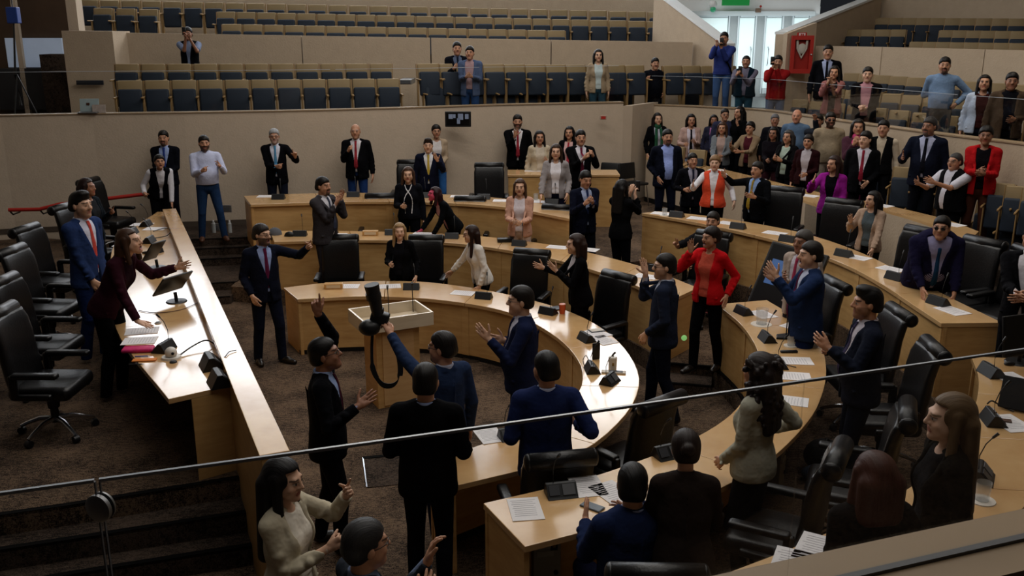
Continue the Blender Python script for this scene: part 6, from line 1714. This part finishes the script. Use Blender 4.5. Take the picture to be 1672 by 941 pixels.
P('woman in a floral pink scarf on the right of the beige tunic', 1402, 195, .80, 1.62, -14, 'f', hair=('mid', '17100e'), top=('sweater', '4a2c3a'), legs='7a2f5c', R_=px(1394, 236, -.25, 'relax'), L_=px(1402, 236, -.25, 'relax'), extra={'scarf': 'b03a6a'}, skin='m')
P('man in a black waistcoat and cream sleeves by the right wall', 1444, 197, .93, 1.68, -30, top=('vest', '131316', 'b9ac98', None, 1.0), legs='141418', skin='m', hair=('short', '0f0c0b'), back=True)
P('man in a black suit with a red tie standing in front of the visitor seats', 1415, 215, .70, 1.78, -26, top=('suit', '0f1014', 'c2c0cc', '7c2030'), legs='101014', hyaw=-26, L_=px(1416, 298, -.25, 'open'), build=1.15, hair=('short', '130f0e'), skin='l', beh=V2_o)
P('woman in a magenta blazer gesturing in the gap of the visitor desks', 1363, 255, ZC, 1.66, -30, 'f', hair=('mid', '2c1712'), top=('blazer', '8c1f86', '141118', None, 'open'), legs='121016', hyaw=-30, R_=px(1328, 296, -.2, 'open', thumb=(.2, .1, 1)), L_=px(1360, 338, -.25, 'relax'), mouth=.5, skin='m')
P('tall man in navy suit and dark tie stretching his palm by the right wall', 1520, 192, .93, 1.82, -34, top=('suit', '161b2c', 'a2a8c4', '15161f'), legs='12141c', R_=px(1474, 258, -.12, 'open', thumb=(0, -.2, 1)), beard='goatee', build=1.12, hyaw=-20, hair=('short', '3a3736'), skin='d', back=True)
P('stout man in a black waistcoat and white shirt talking with open hand', 1562, 250, .70, 1.70, -62, top=('vest', '121317', 'bcbcc8', None, .4), legs='121317', R_=px(1500, 300, .0, 'open', thumb=(0, -.2, 1)), L_=px(1525, 298, -.25, 'relax'), build=1.25, hair=('buzz', '3a3838'), glasses='clear', mouth=.4, skin='m', beh=V2_o)
P('woman in a red jacket with a dark skirt standing by the right wall', 1612, 206, .93, 1.66, -28, 'f', hair=('bun', '14100f'), top=('blazer', 'a3161b', '17141a', None, 'open'), legs='4a2c22', R_=px(1598, 280, -.28, 'relax'), L_=px(1606, 284, -.3, 'relax'), build=1.1, skin='d', back=True)
P('woman in a tan blazer gesturing at the right rear desk', 1427, 313, ZC, 1.66, -44, 'f', hair=('mid', '120e0e'), top=('open', 'a38c7a', '4f5a60', None, 'open'), legs='111116', hyaw=-26, R_=px(1389, 362, -.05, 'open', dir=(-.1, -.4, 1)), L_=px(1424, 410, -.30, 'flat', dir=(0, -.4, -1)), mouth=.3, skin='l', beh=C2_o)
# right balcony
def G(label, x, y, Y, h, yaw, sex='m', **k): P(label, x, y, 0, h, yaw, sex, Y=Y, **k)
G('man in a blue jumper taking a picture by the entrance doors', 1183, 53, 20.0, 1.78, -20, top=('sweater', '2d3a78'), legs='3a5580', R_=px(1170, 74, -.3, 'grip', dir=(0, -.2, 1)), L_=px(1178, 78, -.3, 'grip', dir=(0, -.2, 1)), hair=('short', '120e0d'), beard='goatee', skin='m', extra={'bag': '101012'})
G('stout man in a teal vest looking at his phone', 1219, 91, 19.2, 1.70, -18, top=('vest', '142836', '6c6a7c', None, 1.0), legs='27485a', R_=px(1203, 122, -.3, 'grip'), L_=px(1212, 124, -.3, 'grip'), build=1.2, beard='stubble', hair=('buzz', '1a1614'), skin='m')
G('man in a red jumper holding a phone in front of his face', 1271, 91, 18.6, 1.76, -16, top=('sweater', '8c1a1c'), legs='55627c', R_=px(1262, 110, -.3, 'grip', dir=(0, -.2, 1)), L_=px(1268, 112, -.3, 'grip', dir=(0, -.2, 1)), hair=('short', '1d1816'), beard='goatee', skin='m')
G('tall man in a black suit beside the red fire cabinet', 1353, 74, 18.2, 1.84, -16, top=('suit', '0f1016', '9aa6c8', '15151c'), legs=BK, hair=('short', '14100f'), build=1.05, skin='m')
G('woman in a pink cardigan with hands at her chin', 1363, 108, 16.2, 1.66, -20, 'f', hair=('mid', '120d0c'), top=('open', '8a5a58', '2a2224', None, 'open'), legs='5e5448', R_=px(1352, 135, -.26, 'grip', dir=(0, -.1, 1)), L_=px(1357, 133, -.26, 'grip', dir=(0, -.1, 1)), skin='m')
G('man in a black suit and pink shirt on the right balcony', 1418, 110, 15.6, 1.74, -22, top=('open', '121116', 'b4848e', None), legs='1f1c22', R_=px(1404, 175, -.25, 'fist'), L_=px(1412, 178, -.25, 'fist'), hair=('short', '16110f'), skin='l', build=1.08)
G('man in a light blue shirt with a hand on his hip', 1544, 94, 14.8, 1.72, -22, top=('shirt', '6d86a6'), legs='2c333c', L_=dict(w=(.22, -.02, 1.02), hand='fist', pole=(1, .4, .2)), R_=px(1533, 150, .0, 'relax'), hair=('short', '16110f'), beard='goatee', skin='m', build=1.06)
G('woman in a light blue white blazer on the right balcony', 1609, 123, 13.4, 1.66, -26, 'f', hair=('long', '130e0d'), top=('open', 'a5b2c8', '3a1a1a', None, 'open'), legs='1c2334', build=1.15, skin='m', hpitch=-8, extra={'bag': '15161c'})
G('man in a brown jacket at the right end of the balcony', 1654, 119, 13.2, 1.72, -22, top=('open', '4a3c30', '16161e', None), legs='17171c', build=1.15, L_=px(1656, 195, -.2, 'relax'), hair=('short', '0f0c0b'), skin='d')
# far balcony
G('photographer in a black waistcoat standing behind the far seats', 306, 45, 19.5, 1.74, 6, top=('vest', '101216', '76829c', None, .4), legs='22304a', R_=px(303, 62, -.30, 'grip', dir=(.2, -.2, .8)), L_=px(310, 64, -.30, 'grip', dir=(-.2, -.2, .8)), hair=('short', '0f0c0b'), skin='d')
G('man in a dark suit standing on the far balcony, left of two', 746, 69, 19.1, 1.78, 10, top=('suit', '13151f', '59647c', '1d2536'), legs='12141c', R_=px(741, 112, -.28, 'relax'), hair=('short', '14100f'), skin='m')
G('man in a blue denim jacket standing on the far balcony, right of two', 767, 76, 18.5, 1.74, -6, top=('open', '4b5a78', 'a08488', None), legs='24406a', R_=px(762, 125, -.28, 'relax'), L_=px(770, 125, -.28, 'relax'), hair=('short', '14100f'), skin='m')
G('woman in a beige jacket standing on the far balcony', 977, 81, 19.4, 1.68, 4, 'f', hair=('mid', '120d0c'), top=('open', '9c8a72', 'b4c2c4', None, 'open'), legs='2a4858', skin='l')
G('man in a black shirt standing on the far balcony at the right', 1070, 95, 20.3, 1.70, 6, top=('sweater', '12141c'), legs='14161e', L_=px(1084, 152, -.05, 'relax'), R_=px(1055, 130, -.25, 'fist'), beard='mustache', hair=('short', '110d0c'), build=1.12, skin='m')

# ------------------------------------------------------------------ things held in hands
p, d, n, t_ = hand_world(camman, 1, .10, .03)
t = thing('camera', p, 'black camera with a long lens and strap held up over the lectern', 'camera')
MB().box((-.04, .02, .05), (.15, .09, .11), Matrix.Rotation(.3, 3, 'Y'), bev=.02, seg=3).box((-.04, .01, .115), (.07, .07, .05), bev=.012).build('camera_body', M_blackp, t, True)
MB().cone((-.05, 0, .08), (-.09, -.02, .34), .045, .060, 24).cone((-.075, -.01, .22), (-.082, -.015, .27), .062, .062, 24).build('lens', mat('lens_rubber', '0c0d10', .5), t, True)
MB().ball((-.12, -.02, -.02), .075, 18, (1.2, 1, .9)).build('flash_head', M_blackp, t, 'all')
pts = [(-.10, 0, -.06), (-.11, -.02, -.22), (-.10, -.04, -.38), (-.03, -.05, -.50), (.07, -.05, -.50), (.12, -.04, -.40), (.10, -.02, -.22), (.03, 0, -.05)]
q = MB()
pv = [Vector(a) for a in pts]; sm_ = []
for i in range(len(pv) - 1):
    a, b, c, e = pv[max(i - 1, 0)], pv[i], pv[i + 1], pv[min(i + 2, len(pv) - 1)]
    for k in range(5):
        s = k / 5; sm_.append(0.5 * ((2 * b) + (c - a) * s + (2 * a - 5 * b + 4 * c - e) * s * s + (-a + 3 * b - 3 * c + e) * s ** 3))
sm_.append(pv[-1])
vs = [[q.bm.verts.new(v + Vector((ox * (.022 if 8 < i < 30 else .012), oy * .003, 0)) if not 12 < i < 24 else v + Vector((ox * .006, oy * .003, ox * .022))) for ox, oy in ((-1, -1), (1, -1), (1, 1), (-1, 1))] for i, v in enumerate(sm_)]
for a, b in zip(vs[:-1], vs[1:]):
    for k in range(4): q.bm.faces.new((a[k], a[(k + 1) % 4], b[(k + 1) % 4], b[k]))
q.build('strap', mat('strap_webbing', '0d0d10', .7), t)
def phone(lab, who, side, fwd=.09, palm=.035):
    pe = [a for a, _ in PEOPLE if a['label'].startswith(who)][0]
    p, d, n, t_ = hand_world(pe, side, fwd, palm)
    o = MB().box((0, 0, .04), (.078, .011, .155), bev=.005).build('mobile_phone', M_blackp, None, True)
    o.location = p; o.rotation_euler = (0, 0, pe.rotation_euler.z); tag(o, lab, 'phone'); return o
phone('black phone held up by the woman in black seen from behind', 'woman in black seen from behind', -1)
phone('black phone held before the face of the man in the red jumper', 'man in a red jumper', -1)
phone('phone in the hands of the man in the teal vest', 'stout man in a teal vest', -1)
phone('dark tablet in the hands of the man in the blue jumper', 'man in a blue jumper', 1)
phone('small black camera at the face of the photographer', 'photographer in a black', -1)
# ------------------------------------------------------------------ light
def area(name, loc, size, energy, rot=(0, 0, 0), col=(1, 1, 1), lab=None):
    l = bpy.data.lights.new(name, 'AREA'); l.shape = 'RECTANGLE'; l.size, l.size_y = size; l.energy = energy; l.color = col
    o = bpy.data.objects.new(name, l); o.location = loc; o.rotation_euler = rot; C.objects.link(o); return o
for i, y in enumerate((3.5, 7.5, 11.5, 15.0)):
    area('ceiling_lamp', (.3, y, 8.9), (7.5, 1.2), (110, 180, 220, 210)[i], col=(1, .95, .89))
area('ceiling_lamp', (6.5, 11.5, 8.9), (1.2, 8), 110, col=(1, .92, .82))
area('ceiling_lamp', (-1.0, 19.5, 8.9), (10.0, 1.6), 150, col=(1, .97, .94))
# added glowing band, out of view above the top seats, whitens worktop reflections
wb = MB()
for k in range(7): wb.box((-12.2 + k * 2.5, 25.36, 7.0), (2.3, .05, 3.3))
struct(wb.build('reflection_band', mat('reflection_glow', 'dfe4ea', .5, emit='f0f3f8', estr=5.4)))  # added glow, not a known window
fr_ = MB()
for k in range(8): fr_.box((-13.45 + k * 2.5, 25.34, 7.0), (.2, .1, 3.5))
struct(fr_.build('trim_reflection_band', M_alu))  # bars added to divide the glowing band
# downlights along the right balcony
for x, y in ((6.2, 16.5), (7.6, 14.0)):
    l = bpy.data.lights.new('downlight', 'SPOT'); l.energy = 420; l.spot_size = R(34); l.spot_blend = .7; l.color = (1, .86, .66); l.shadow_soft_size = .15
    o = bpy.data.objects.new('downlight', l); o.location = (x, y, 8.7); o.rotation_euler = (R(-4), 0, 0); C.objects.link(o)
area('door_daylight', (6.3, 23.2, 3.5), (3.2, 1.8), 25, (math.pi / 2, 0, 0), (.85, .95, 1))
w = bpy.data.worlds.new('world'); bpy.context.scene.world = w; w.use_nodes = True
w.node_tree.nodes['Background'].inputs[0].default_value = (.55, .6, .7, 1); w.node_tree.nodes['Background'].inputs[1].default_value = .02
sc = bpy.context.scene
sc.view_settings.view_transform = 'Standard'; sc.view_settings.look = 'None'; sc.view_settings.gamma = 1; sc.view_settings.use_curve_mapping = False
sc.view_settings.exposure = 0.0
sc.cycles.max_bounces = 5; sc.cycles.diffuse_bounces = 3; sc.cycles.glossy_bounces = 3; sc.cycles.transparent_max_bounces = 12
sc.cycles.use_denoising = True
sc.cycles.caustics_reflective = False; sc.cycles.caustics_refractive = False
